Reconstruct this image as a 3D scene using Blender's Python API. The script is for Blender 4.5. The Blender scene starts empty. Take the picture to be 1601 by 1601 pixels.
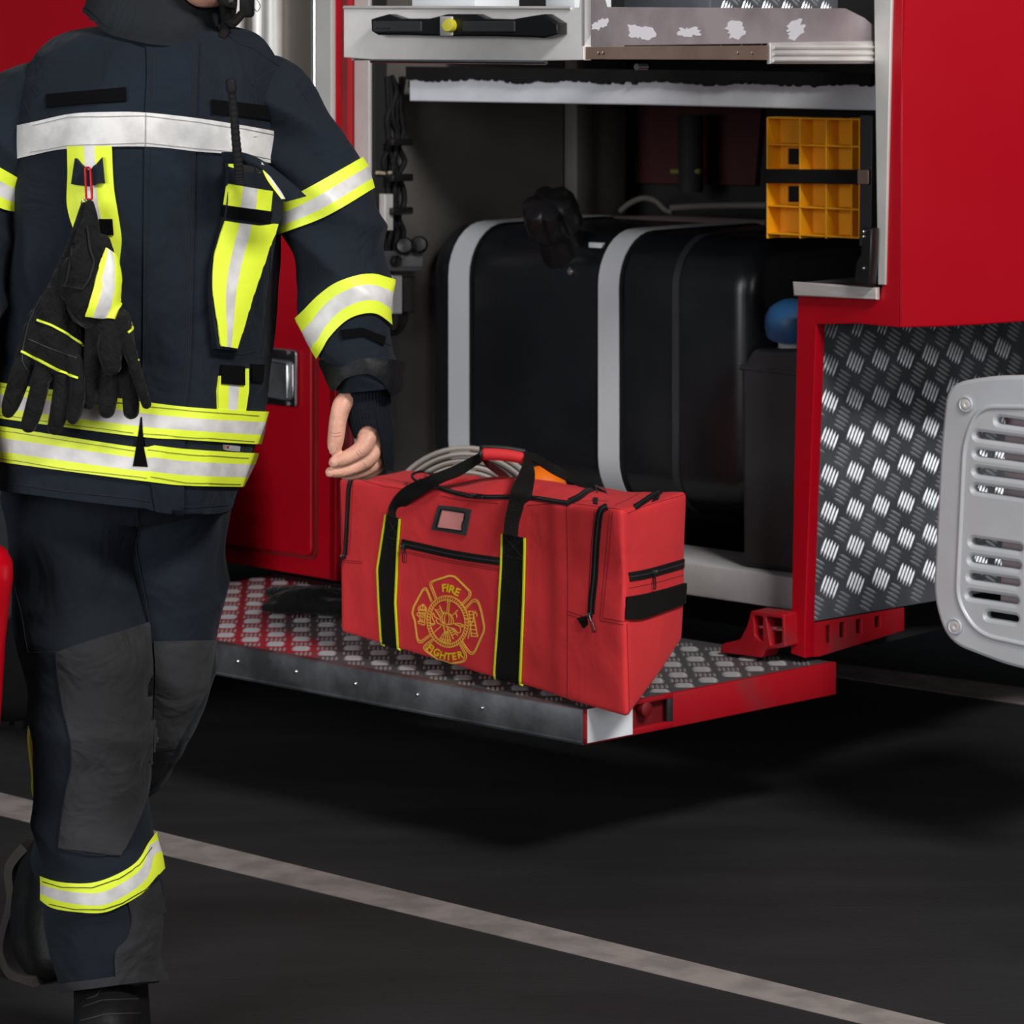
import bpy, bmesh, math, random
from mathutils import Vector, Matrix, noise
from mathutils.bvhtree import BVHTree
random.seed(7)
V = Vector
C = bpy.context.scene.collection
F = 5000.0; CX = 800.5; HY = 60.0; CH = 1.5
PI = math.pi
def M(px, py, Y): return V(((px-CX)*Y/F, Y, CH-(py-HY)*Y/F))
def G(px, py, z):
    Y = (CH-z)*F/(py-HY); return V(((px-CX)*Y/F, Y, z))
def proj(p): return (CX+F*p.x/p.y, HY+F*(CH-p.z)/p.y)
def S2L(c):
    c = c/255.0
    return c/12.92 if c <= .04045 else ((c+.055)/1.055)**2.4
def rgb(r, g, b): return (S2L(r), S2L(g), S2L(b))
# ---------------------------------------------------------------- materials
def mat(name, col, rough=.6, metal=0, var=0, vscale=8, bump=0, bscale=60, coat=0, col2=None, sheen=0, stretch=None, spec=.5, clip=(.4, .62)):
    m = bpy.data.materials.new(name); m.use_nodes = True
    nt = m.node_tree; b = nt.nodes['Principled BSDF']
    b.inputs['Base Color'].default_value = (*col, 1)
    b.inputs['Roughness'].default_value = rough; b.inputs['Metallic'].default_value = metal
    b.inputs['Coat Weight'].default_value = coat; b.inputs['Coat Roughness'].default_value = .12
    b.inputs['Sheen Weight'].default_value = sheen; b.inputs['Specular IOR Level'].default_value = spec
    tc = nt.nodes.new('ShaderNodeTexCoord'); mp = nt.nodes.new('ShaderNodeMapping')
    nt.links.new(tc.outputs['Object'], mp.inputs['Vector'])
    if stretch: mp.inputs['Scale'].default_value = stretch
    if col2 is not None or var:
        n = nt.nodes.new('ShaderNodeTexNoise'); n.inputs['Scale'].default_value = vscale; n.inputs['Detail'].default_value = 6
        nt.links.new(mp.outputs[0], n.inputs['Vector'])
        r = nt.nodes.new('ShaderNodeValToRGB')
        r.color_ramp.elements[0].position = clip[0]; r.color_ramp.elements[1].position = clip[1]
        a = col; c2 = col2 if col2 is not None else tuple(min(1, x*(1+var)) for x in col)
        if col2 is None: a = tuple(x*(1-var) for x in col)
        r.color_ramp.elements[0].color = (*a, 1); r.color_ramp.elements[1].color = (*c2, 1)
        nt.links.new(n.outputs['Fac'], r.inputs['Fac']); nt.links.new(r.outputs['Color'], b.inputs['Base Color'])
        mr = nt.nodes.new('ShaderNodeMapRange'); mr.inputs['To Min'].default_value = max(.03, rough-.12); mr.inputs['To Max'].default_value = min(1, rough+.12)
        nt.links.new(n.outputs['Fac'], mr.inputs['Value']); nt.links.new(mr.outputs[0], b.inputs['Roughness'])
    if bump:
        n2 = nt.nodes.new('ShaderNodeTexNoise'); n2.inputs['Scale'].default_value = bscale; n2.inputs['Detail'].default_value = 4
        nt.links.new(mp.outputs[0], n2.inputs['Vector'])
        bp = nt.nodes.new('ShaderNodeBump'); bp.inputs['Strength'].default_value = bump; bp.inputs['Distance'].default_value = .004
        nt.links.new(n2.outputs['Fac'], bp.inputs['Height']); nt.links.new(bp.outputs[0], b.inputs['Normal'])
    return m
def fabric(name, col, rough=.85, wscale=900, folds=.5, fscale=14, var=.15, sheen=.1, wstr=.25):
    m = mat(name, col, rough, var=var, vscale=5, sheen=sheen*.3, spec=.18)
    nt = m.node_tree; b = nt.nodes['Principled BSDF']
    tc = nt.nodes.new('ShaderNodeTexCoord')
    w = nt.nodes.new('ShaderNodeTexNoise'); w.inputs['Scale'].default_value = wscale; w.inputs['Detail'].default_value = 2
    f = nt.nodes.new('ShaderNodeTexNoise'); f.inputs['Scale'].default_value = fscale; f.inputs['Detail'].default_value = 3; f.inputs['Distortion'].default_value = .6
    nt.links.new(tc.outputs['Object'], w.inputs[0]); nt.links.new(tc.outputs['Object'], f.inputs[0])
    b1 = nt.nodes.new('ShaderNodeBump'); b1.inputs['Strength'].default_value = folds; b1.inputs['Distance'].default_value = .02
    b2 = nt.nodes.new('ShaderNodeBump'); b2.inputs['Strength'].default_value = wstr; b2.inputs['Distance'].default_value = .001
    nt.links.new(f.outputs['Fac'], b1.inputs['Height']); nt.links.new(b1.outputs[0], b2.inputs['Normal'])
    nt.links.new(w.outputs['Fac'], b2.inputs['Height']); nt.links.new(b2.outputs[0], b.inputs['Normal'])
    return m
NAVY = fabric('navy_cloth', rgb(21, 28, 37), folds=1.0, fscale=9)
NAVYT = fabric('navy_trouser_cloth', rgb(19, 25, 33), folds=1.0, fscale=8)
SEAM = mat('dark_thread', rgb(12, 15, 20), .9)
GREYP = fabric('worn_grey_patch', rgb(46, 46, 48), folds=.9, fscale=12, var=.3)
COLLAR = fabric('charcoal_collar_cloth', rgb(29, 32, 36), folds=.9, fscale=10)
KNIT = fabric('navy_knit', rgb(11, 15, 24), wscale=500, folds=.2, wstr=.8)
YEL = mat('fluorescent_yellow_tape', rgb(224, 240, 55), .55, bump=.25, bscale=40)
SIL = mat('silver_reflective_tape', rgb(205, 202, 200), .42, var=.12, vscale=30, bump=.2, bscale=30)
BLKV = mat('black_hook_tape', rgb(7, 7, 9), .95, bump=.5, bscale=700, spec=.1)
BLK = mat('black_plastic', rgb(18, 18, 20), .38)
BLKR = mat('black_rubber', rgb(15, 15, 16), .7, spec=.25, var=.2, bump=.2, bscale=80)
SUEDE = fabric('black_suede', rgb(14, 14, 15), folds=.8, fscale=30, var=.35, sheen=.25)
SKIN = mat('skin', rgb(206, 152, 130), .5, var=.12, vscale=35, bump=.25, bscale=160)
NAIL = mat('fingernail', rgb(224, 170, 150), .3)
SKIN.node_tree.nodes['Principled BSDF'].inputs['Subsurface Weight'].default_value = .08
SKIN.node_tree.nodes['Principled BSDF'].inputs['Subsurface Scale'].default_value = .01
LEATH = mat('black_leather', rgb(12, 12, 13), .6, spec=.25, bump=.3, bscale=90)
SOLE = mat('brown_grey_sole_rubber', rgb(50, 44, 42), .8, var=.3)
RED = mat('fire_engine_red_paint', rgb(168, 0, 22), .42, coat=.12, var=.02, vscale=2, spec=.3)
REDW = mat('worn_red_paint', rgb(168, 4, 24), .5, col2=rgb(120, 42, 46), vscale=9, clip=(.5, .75))
REDD = mat('dull_red_paint', rgb(120, 8, 18), .6, var=.2)
ALU = mat('brushed_aluminium', rgb(222, 218, 215), .36, metal=.45, var=.15, vscale=6, stretch=(1, 1, 8))
ALUP = mat('pale_anodised_post', rgb(208, 206, 202), .45, metal=.35, var=.05)
ALUW = mat('worn_aluminium_edge', rgb(120, 122, 126), .42, metal=.85, var=.35, vscale=9, bump=.1)
ALUM = mat('mauve_tinted_aluminium', rgb(168, 156, 160), .38, metal=.5, var=.2, vscale=7)
RAIL = mat('copper_tinted_slide_rail', rgb(188, 160, 145), .35, metal=.8, var=.1)
WHITEP = mat('white_shelf_paint', rgb(212, 214, 220), .5, var=.06, vscale=12)
CREAM = mat('grey_painted_beam', rgb(176, 174, 174), .6, var=.12, vscale=5)
TREAD = mat('checker_plate_base', rgb(92, 95, 101), .42, metal=.35, var=.25, vscale=7)
TREADB = mat('checker_plate_bars', rgb(196, 199, 204), .45, metal=.55)
TREADR = mat('checker_plate_worn_red', rgb(150, 30, 42), .55, col2=rgb(70, 68, 70), vscale=3.2, clip=(.45, .55))
TREADG = mat('step_plate_bars', rgb(190, 188, 190), .4, metal=.6)
TANKM = mat('black_tank_paint', rgb(24, 26, 30), .3, var=.1, vscale=6)
STRAPM = mat('steel_tank_strap', rgb(225, 226, 230), .4, metal=.25)
DKGREY = mat('dark_grey_plastic', rgb(46, 47, 50), .6, var=.1)
BLUEC = mat('blue_cap_plastic', rgb(38, 84, 130), .45)
YCH = mat('yellow_chock_plastic', rgb(236, 162, 8), .5, var=.06)
WALLIN = mat('grey_inner_wall', rgb(88, 84, 80), .7, var=.15, vscale=3)
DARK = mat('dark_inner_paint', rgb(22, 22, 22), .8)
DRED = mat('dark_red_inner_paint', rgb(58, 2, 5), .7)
GUARD = mat('silver_grey_guard_paint', rgb(186, 188, 192), .42, metal=.2, var=.03)
STEEL = mat('bright_steel', rgb(225, 225, 225), .2, metal=1)
HOSEM = mat('grey_canvas_hose', rgb(178, 170, 163), .85, bump=.5, bscale=260, var=.1)
ALUT = mat('glare_bright_aluminium', rgb(248, 243, 240), .38, metal=.15, var=.08, vscale=6)  # aluminium copy whitened to hold the glare on the tray front
RES = mat('glue_residue', rgb(200, 197, 203), .7)
ORG = mat('orange_plastic', rgb(250, 120, 15), .5)
BAGR = fabric('red_bag_nylon', rgb(222, 56, 60), rough=.62, wscale=1400, folds=.22, fscale=8, var=.04, sheen=.1, wstr=.12)
WEB = mat('black_webbing', rgb(19, 18, 17), .8, spec=.2, bump=.5, bscale=500)
ZIP = mat('black_zipper', rgb(20, 19, 20), .45)
GOLD = mat('gold_print', rgb(255, 215, 80), .5)
YTXT = mat('yellow_print', rgb(250, 222, 20), .5)
LIME = mat('lime_yellow_piping', rgb(225, 238, 40), .5)
IDW = mat('clear_pink_window', rgb(232, 150, 145), .15)
IDF = mat('dark_grey_vinyl', rgb(58, 60, 62), .45)
ASPH = mat('dark_garage_floor', rgb(20, 20, 22), .72, col2=rgb(30, 30, 31), vscale=2.2, bump=.35, bscale=40, clip=(.4, .75), stretch=(.7, 2.5, 1))
LINEM = mat('worn_floor_paint', rgb(140, 131, 127), .8, col2=rgb(118, 110, 106), vscale=14, bump=.2)
WHT = mat('white_sticker', rgb(235, 238, 242), .5)
WALLM = mat('dark_garage_wall', rgb(40, 41, 44), .9)
REDC = mat('red_carabiner_metal', rgb(190, 20, 35), .3, metal=.5)
def worn_tread():
    nt = TREADR.node_tree; r = nt.nodes['Color Ramp']; n = nt.nodes['Noise Texture']; tc = nt.nodes['Texture Coordinate']
    sp = nt.nodes.new('ShaderNodeSeparateXYZ'); nt.links.new(tc.outputs['Object'], sp.inputs[0])
    m = nt.nodes.new('ShaderNodeMath'); m.operation = 'MULTIPLY_ADD'; m.inputs[1].default_value = 1.3; m.inputs[2].default_value = .52
    nt.links.new(sp.outputs['X'], m.inputs[0])
    a = nt.nodes.new('ShaderNodeMath'); a.operation = 'ADD'; nt.links.new(m.outputs[0], a.inputs[0]); nt.links.new(n.outputs['Fac'], a.inputs[1])
    nt.links.new(a.outputs[0], r.inputs['Fac'])
worn_tread()
# ---------------------------------------------------------------- object helpers
def tag(o, label=None, cat=None, group=None, kind=None):
    if label: o['label'] = label
    if cat: o['category'] = cat
    if group: o['group'] = group
    if kind: o['kind'] = kind
    return o
def thing(name, loc, label, cat, group=None):
    o = bpy.data.objects.new(name, None); C.objects.link(o); o.location = loc; o.empty_display_size = .1
    return tag(o, label, cat, group)
def setp(o, parent):
    if parent is not None:
        o.parent = parent
        if parent.type == 'EMPTY': o.matrix_parent_inverse = Matrix.Translation(-V(parent.location))
def mk(name, vs, fs, mats, parent=None, fm=None, smooth=True, label=None, angle=None):
    me = bpy.data.meshes.new(name)
    me.from_pydata([tuple(v) for v in vs], [], fs)
    if not isinstance(mats, (list, tuple)): mats = [mats]
    for m in mats: me.materials.append(m)
    if fm: me.polygons.foreach_set('material_index', fm)
    bm = bmesh.new(); bm.from_mesh(me); bmesh.ops.recalc_face_normals(bm, faces=bm.faces)
    if smooth:
        for f in bm.faces: f.smooth = True
        lim = math.radians(angle if angle else 40)
        for e in bm.edges:
            if len(e.link_faces) == 2 and e.calc_face_angle(0) > lim: e.smooth = False
    bm.to_mesh(me); bm.free(); me.update()
    o = bpy.data.objects.new(name, me); C.objects.link(o); setp(o, parent)
    if label: o['label'] = label
    return o
class MB:
    def __init__(s): s.v = []; s.f = []; s.m = []
    def add(s, vs, fs, mi=0):
        k = len(s.v); s.v += [V(x) for x in vs]; s.f += [tuple(i+k for i in f) for f in fs]; s.m += [mi]*len(fs); return s
    def build(s, name, mats, parent=None, **kw): return mk(name, s.v, s.f, mats, parent, fm=s.m, **kw)
def boxg(p0, ex, ey, ez):
    p0 = V(p0); vs = [p0+ex*a+ey*b+ez*c for c in (0, 1) for b in (0, 1) for a in (0, 1)]
    return vs, [(0, 2, 3, 1), (4, 5, 7, 6), (0, 1, 5, 4), (2, 6, 7, 3), (0, 4, 6, 2), (1, 3, 7, 5)]
def bevelled(vs, fs, w, seg=2):
    bm = bmesh.new(); bv = [bm.verts.new(v) for v in vs]
    for f in fs: bm.faces.new([bv[i] for i in f])
    bmesh.ops.recalc_face_normals(bm, faces=bm.faces)
    bmesh.ops.bevel(bm, geom=list(bm.edges), offset=w, segments=seg, affect='EDGES', profile=.5)
    bm.verts.index_update()
    r = [v.co.copy() for v in bm.verts], [tuple(v.index for v in f.verts) for f in bm.faces]
    bm.free(); return r
def frame(T):
    T = T.normalized(); a = V((0, 0, 1)) if abs(T.z) < .9 else V((1, 0, 0))
    A = T.cross(a).normalized(); return A, T.cross(A).normalized()
def pipeg(pts, r, n=8, closed=False):
    pts = [V(p) for p in pts]; N = len(pts); vs = []; fs = []
    rr = r if isinstance(r, (list, tuple)) else [r]*N
    A = None
    for i, p in enumerate(pts):
        if closed: T = pts[(i+1) % N]-pts[i-1]
        else: T = pts[min(i+1, N-1)]-pts[max(i-1, 0)]
        T.normalize()
        if A is None: A, B = frame(T)
        else:
            A = (A-T*A.dot(T)).normalized(); B = T.cross(A)
        for k in range(n):
            a = 2*PI*k/n; vs.append(p+A*rr[i]*math.cos(a)+B*rr[i]*math.sin(a))
    for i in range(N if closed else N-1):
        j = (i+1) % N
        for k in range(n):
            l = (k+1) % n; fs.append((i*n+k, i*n+l, j*n+l, j*n+k))
    if not closed: fs += [tuple(range(n-1, -1, -1)), tuple((N-1)*n+k for k in range(n))]
    return vs, fs
def lathe(c, axis, prof, n=32):
    axis = V(axis).normalized(); A, B = frame(axis); c = V(c); vs = []; fs = []
    for (h, r) in prof:
        for k in range(n):
            a = 2*PI*k/n; vs.append(c+axis*h+(A*math.cos(a)+B*math.sin(a))*r)
    for i in range(len(prof)-1):
        for k in range(n):
            l = (k+1) % n; fs.append((i*n+k, i*n+l, (i+1)*n+l, (i+1)*n+k))
    fs += [tuple(range(n-1, -1, -1)), tuple((len(prof)-1)*n+k for k in range(n))]
    return vs, fs
def sheet(gr, gi):
    """closed sheet from outer grid and inner grid (rows x cols)"""
    R = len(gr); K = len(gr[0]); vs = [p for row in gr for p in row]+[p for row in gi for p in row]; o = R*K; fs = []; cols = []
    for i in range(R-1):
        for k in range(K-1):
            fs.append((i*K+k, i*K+k+1, (i+1)*K+k+1, (i+1)*K+k)); cols.append((i, k))
            fs.append((o+i*K+k, o+(i+1)*K+k, o+(i+1)*K+k+1, o+i*K+k+1)); cols.append((i, k))
    for k in range(K-1):
        fs.append((k, o+k, o+k+1, k+1)); cols.append((0, k))
        b = (R-1)*K; fs.append((b+k, b+k+1, o+b+k+1, o+b+k)); cols.append((R-2, k))
    for i in range(R-1):
        fs.append((i*K, (i+1)*K, o+(i+1)*K, o+i*K)); cols.append((i, 0))
        fs.append((i*K+K-1, o+i*K+K-1, o+(i+1)*K+K-1, (i+1)*K+K-1)); cols.append((i, K-2))
    return vs, fs, cols
def lerp(a, b, t): return a+(b-a)*t
def resample(pl, n):
    pl = [V((p[0], p[1])) for p in pl]; L = [0]
    for i in range(1, len(pl)): L.append(L[-1]+(pl[i]-pl[i-1]).length)
    out = []
    for k in range(n):
        d = L[-1]*k/(n-1); i = 0
        while i < len(L)-2 and L[i+1] < d: i += 1
        t = (d-L[i])/max(1e-9, L[i+1]-L[i]); out.append(pl[i].lerp(pl[i+1], min(1, max(0, t))))
    return out
def crs(pts, n):
    """smooth interpolation of tuples"""
    out = []; N = len(pts)
    for k in range(n):
        x = (N-1)*k/(n-1); i = min(int(x), N-2); t = x-i
        p0, p1, p2, p3 = pts[max(i-1, 0)], pts[i], pts[i+1], pts[min(i+2, N-1)]
        out.append(tuple(.5*((2*b)+(-a+c)*t+(2*a-5*b+4*c-d)*t*t+(-a+3*b-3*c+d)*t**3) for a, b, c, d in zip(p0, p1, p2, p3)))
    return out
def bvh_of(*obs):
    vs = []; fs = []
    for o in obs:
        k = len(vs); vs += [v.co.copy() for v in o.data.vertices]; fs += [tuple(i+k for i in p.vertices) for p in o.data.polygons]
    return BVHTree.FromPolygons(vs, fs)
CAM = V((0, 0, CH))
def cast(bvh, px, py, Yg=5.0):
    for jx, jy in ((0, 0), (.3, .2), (-.3, .25), (.2, -.5), (-.6, -.3), (.9, .1), (-.2, .9), (-1.1, .4), (.3, -1.2)):
        d = (M(px+jx, py+jy, 1)-CAM).normalized(); h = bvh.ray_cast(CAM, d)
        if h[0] is not None: break
    if h[0] is not None: p, n = h[0], h[1]
    else: p, n, _, _ = bvh.find_nearest(M(px, py, Yg(px) if callable(Yg) else Yg))
    n = n.copy()
    if n.dot(d) > 0: n = -n
    return p, n
def decalg(A, B, bvh, off=.004, nu=24, nv=8, Yg=5.0, th=.006):
    """grid laid on a surface between two traced outlines A and B"""
    if len(A) > 3: A = crs([tuple(p) for p in A], len(A)*8)
    if len(B) > 3: B = crs([tuple(p) for p in B], len(B)*8)
    a = resample(A, nu); b = resample(B, nu); go = []; gi = []
    for j in range(nv):
        t = j/(nv-1); ro = []; ri = []
        for i in range(nu):
            q = a[i].lerp(b[i], t); p, n = cast(bvh, q.x, q.y, Yg); ro.append(p+n*off); ri.append(p+n*(off-th))
        go.append(ro); gi.append(ri)
    return sheet(go, gi)
def decal(name, A, B, bvh, mats, parent, off=.004, nu=24, nv=8, fr=None, Yg=5.0, label=None, th=.006):
    vs, fs, cols = decalg(A, B, bvh, off, nu, nv, Yg, th)
    fm = None
    if fr: fm = [next(m for (f, m) in fr if (c[0]+.5)/(nv-1) <= f) for c in cols]
    return mk(name, vs, fs, mats, parent, fm=fm, label=label)
HV = [(.31, 0), (.69, 1), (1.01, 0)]
def lineg(pl, bvh, w, off=.001, Yg=5.0, step=4, h=.0008, closed=False):
    """thin raised stroke following a surface"""
    if closed: pl = list(pl)+[pl[0]]
    L = sum((V(pl[i+1])-V(pl[i])).length for i in range(len(pl)-1))
    q = resample(pl, max(2, int(L/step)+1)); P = [cast(bvh, a.x, a.y, Yg) for a in q]
    go = []; gi = []; n = len(q)
    for i in range(n):
        T = (P[min(i+1, n-1)][0]-P[max(i-1, 0)][0]); nn = P[i][1]
        if T.length < 1e-7: T = V((1, 0, 0))
        s = nn.cross(T.normalized())*w/2; p = P[i][0]
        go.append([p-s+nn*off, p+s+nn*off]); gi.append([p-s+nn*(off-h), p+s+nn*(off-h)])
    vs, fs, _ = sheet(go, gi); return vs, fs
def lines(name, pls, bvh, w, m, parent, off=.001, Yg=5.0, step=4, label=None, h=.0008):
    b = MB()
    for pl in pls: b.add(*lineg(pl, bvh, w, off, Yg, step, h))
    return b.build(name, m, parent, smooth=False, label=label)
SMC = {}
def smooth_pl(pl):
    k = tuple(map(tuple, pl))
    if k not in SMC:
        q = sorted(pl); SMC[k] = sorted((a, b) for a, b in crs(q, len(q)*8)) if len(q) > 3 else q
    return SMC[k]
def interp(pl, x):
    pl = smooth_pl(pl)
    if x <= pl[0][0]: a, b = pl[0], pl[1]
    elif x >= pl[-1][0]: a, b = pl[-2], pl[-1]
    else:
        for a, b in zip(pl, pl[1:]):
            if a[0] <= x <= b[0]: break
    return a[1]+(b[1]-a[1])*(x-a[0])/max(1e-6, b[0]-a[0])
class Tube:
    """a garment tube: keys (px, py, Y, rx_px, ry_m)"""
    def __init__(s, keys, disp=None, sq=1.0, flat=False):
        s.k = [(M(a, b, Y), r*Y/F, ry) for (a, b, Y, r, ry) in keys]; s.disp = disp; s.sq = sq; s.flat = flat
        s.tab = crs([(c.x, c.y, c.z, r, ry) for c, r, ry in s.k], 241)
    def P(s, t):
        x = min(max(t, 0), 1)*240; i = min(int(x), 239); f = x-i
        return [lerp(a, b, f) for a, b in zip(s.tab[i], s.tab[i+1])]
    def S(s, t, a, off=0):
        q = s.P(t); q1 = s.P(t-.01); q2 = s.P(t+.01)
        T = V((q2[0]-q1[0], q2[1]-q1[1], q2[2]-q1[2])).normalized()
        if s.flat: T = V((0, 0, -1))
        A = T.cross(V((0, 1, 0))).normalized(); B = T.cross(A)
        ca, sa = math.cos(a), math.sin(a)
        e = s.sq
        cc = math.copysign(abs(ca)**e, ca); ss = math.copysign(abs(sa)**e, sa)
        n = (A*ca/max(q[3], .01)+B*sa/max(q[4], .01)).normalized()
        p = V(q[:3])+A*q[3]*cc+B*q[4]*ss
        d = off
        if s.disp: d += s.disp(t, a, p)
        return p+n*d
    def root(s, pl, a, tmin=0, tmax=1, off=0):
        N = 40; last = None
        for i in range(N+1):
            t = lerp(tmin, tmax, i/N); x, y = proj(s.S(t, a, off)); f = y-interp(pl, x)
            if last is not None and last[1] <= 0 <= f:
                lo, hi = last[0], t
                for _ in range(14):
                    m = (lo+hi)/2; x, y = proj(s.S(m, a, off))
                    if y-interp(pl, x) > 0: hi = m
                    else: lo = m
                return (lo+hi)/2
            last = (t, f)
        return tmax if last[1] < 0 else tmin
    def grid(s, nt, na, top=None, bot=None, off=0, a0=0, a1=2*PI, tmin=0, tmax=1):
        full = abs(a1-a0-2*PI) < 1e-6; g = [[] for _ in range(nt)]
        for k in range(na if full else na+1):
            a = a0+(a1-a0)*k/na
            t0 = s.root(top, a, tmin, tmax, off) if top else tmin
            t1 = s.root(bot, a, tmin, tmax, off) if bot else tmax
            for j in range(nt): g[j].append(s.S(lerp(t0, t1, j/(nt-1)), a, off))
        return g, full
    def geom(s, nt, na, top=None, bot=None, cap=True, **kw):
        g, full = s.grid(nt, na, top, bot, **kw); K = len(g[0]); vs = [p for r in g for p in r]; fs = []
        for i in range(nt-1):
            for k in range(K if full else K-1):
                l = (k+1) % K; fs.append((i*K+k, i*K+l, (i+1)*K+l, (i+1)*K+k))
        if cap: fs += [tuple(range(K-1, -1, -1)), tuple((nt-1)*K+k for k in range(K))]
        return vs, fs
    def band(s, name, top, bot, mats, parent, off=.005, th=.007, na=72, rows=12, fr=HV, a0=0, a1=2*PI, tmin=0, tmax=1, label=None):
        g, full = s.grid(rows, na, top, bot, off, a0, a1, tmin, tmax)
        gi, _ = s.grid(rows, na, top, bot, off-th, a0, a1, tmin, tmax)
        if full:
            for r in g+gi: r.append(r[0].copy())
        vs, fs, cols = sheet(g, gi)
        fm = [next(m for (f, m) in fr if (c[0]+.5)/(rows-1) <= f) for c in cols] if fr else None
        return mk(name, vs, fs, mats, parent, fm=fm, label=label)
def evalmesh(o):
    dg = bpy.context.evaluated_depsgraph_get(); dg.update()
    me = bpy.data.meshes.new_from_object(o.evaluated_get(dg)); return me
def blobmesh(chains, vox, sm=4):
    """union of tapered capsules, one continuous skin"""
    b = MB()
    for ch in chains:
        n = max(2, (len(ch)-1)*5+1)
        pts = crs([(p.x, p.y, p.z, r) for p, r in ch], n)
        b.add(*pipeg([V(q[:3]) for q in pts], [q[3] for q in pts], 16))
        for q in (pts[0], pts[-1]):
            r = q[3]; c = V(q[:3]); prof = [(-r*math.cos(i*PI/8)*.999, max(1e-4, r*math.sin(i*PI/8))) for i in range(9)]
            b.add(*lathe(c, (0, 0, 1), prof, 16))
    me = bpy.data.meshes.new('tmp'); me.from_pydata([tuple(v) for v in b.v], [], b.f)
    bm = bmesh.new(); bm.from_mesh(me); bmesh.ops.recalc_face_normals(bm, faces=bm.faces); bm.to_mesh(me); bm.free()
    o = bpy.data.objects.new('tmp', me); C.objects.link(o)
    r = o.modifiers.new('r', 'REMESH'); r.mode = 'VOXEL'; r.voxel_size = vox; r.use_smooth_shade = True
    s = o.modifiers.new('s', 'SMOOTH'); s.iterations = sm; s.factor = .5
    out = evalmesh(o)
    bpy.data.objects.remove(o); bpy.data.meshes.remove(me)
    vs = [v.co.copy() for v in out.vertices]; fs = [tuple(p.vertices) for p in out.polygons]; bpy.data.meshes.remove(out)
    return vs, fs
def curvemesh(splines, ext, bev=0, res=2):
    cu = bpy.data.curves.new('c', 'CURVE'); cu.dimensions = '2D'; cu.fill_mode = 'BOTH'; cu.extrude = ext; cu.bevel_depth = bev; cu.bevel_resolution = res
    cu.offset = -bev
    for sp in splines:
        q = cu.splines.new('POLY'); q.points.add(len(sp)-1); q.use_cyclic_u = True
        for i, p in enumerate(sp): q.points[i].co = (p[0], p[1], 0, 1)
    o = bpy.data.objects.new('c', cu); C.objects.link(o); me = evalmesh(o)
    bpy.data.objects.remove(o); bpy.data.curves.remove(cu)
    vs = [v.co.copy() for v in me.vertices]; fs = [tuple(p.vertices) for p in me.polygons]; bpy.data.meshes.remove(me)
    return vs, fs
class Plane:
    """vertical plane through P0 along a horizontal direction; n points away from the camera"""
    def __init__(s, P0, d):
        s.P0 = V((P0.x, P0.y, 0)); s.d = V((d.x, d.y, 0)).normalized(); s.n = V((-s.d.y, s.d.x, 0))
        if s.n.y < 0: s.n = -s.n
    def sz(s, px, py):
        k = (px-CX)/F   # X = kY
        q = (k*s.P0.y-s.P0.x)/(s.d.x-k*s.d.y); Y = s.P0.y+q*s.d.y
        return q, CH-(py-HY)*Y/F
    def w(s, q, z, n=0): return s.P0+s.d*q+s.n*n+V((0, 0, z))
    def pt(s, px, py, n=0): q, z = s.sz(px, py); return s.w(q, z, n)
    def plate(s, name, out, holes, th, mats, parent=None, bev=.0015, n0=0, label=None, fm=None):
        sp = [[s.sz(*p) for p in out]]+[[s.sz(*p) for p in h] for h in holes]
        vs, fs = curvemesh(sp, max(.0002, th/2-bev), bev)
        vs = [s.w(v.x, v.y, n0+th/2-v.z) for v in vs]
        return mk(name, vs, fs, mats, parent, label=label, angle=30)
TH = math.radians(41.5)
UH = V((math.cos(TH), -math.sin(TH), 0)); VH = V((math.sin(TH), math.cos(TH), 0)); O = V((.1286, 5.69, 0)); ZH = V((0, 0, 1))
def T(u, v, z): return O+UH*u+VH*v+V((0, 0, z))
def TP(v): return Plane(O+VH*v, UH)
def tbox(name, u0, u1, v0, v1, z0, z1, m, parent=None, bev=.003, label=None):
    vs, fs = boxg(T(u0, v0, z0), UH*(u1-u0), VH*(v1-v0), ZH*(z1-z0))
    if bev: vs, fs = bevelled(vs, fs, bev)
    return mk(name, vs, fs, m, parent, label=label, angle=30)
def rrect(x0, y0, x1, y1, r, n=5):
    out = []
    for (cx, cy, a) in ((x1-r, y0+r, -90), (x1-r, y1-r, 0), (x0+r, y1-r, 90), (x0+r, y0+r, 180)):
        for i in range(n+1):
            t = math.radians(a+90*i/n); out.append((cx+r*math.cos(t), cy+r*math.sin(t)))
    return out
def rpoly(pts, r, n=5):
    out = []; N = len(pts); pts = [V(p) for p in pts]
    for i in range(N):
        a, b, c = pts[i-1], pts[i], pts[(i+1) % N]; rr = min(r, (a-b).length*.45, (c-b).length*.45)
        p = b+(a-b).normalized()*rr; q = b+(c-b).normalized()*rr
        for k in range(n+1):
            t = k/n; x = p.lerp(b, t).lerp(b.lerp(q, t), t); out.append((x.x, x.y))
    return out
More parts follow.
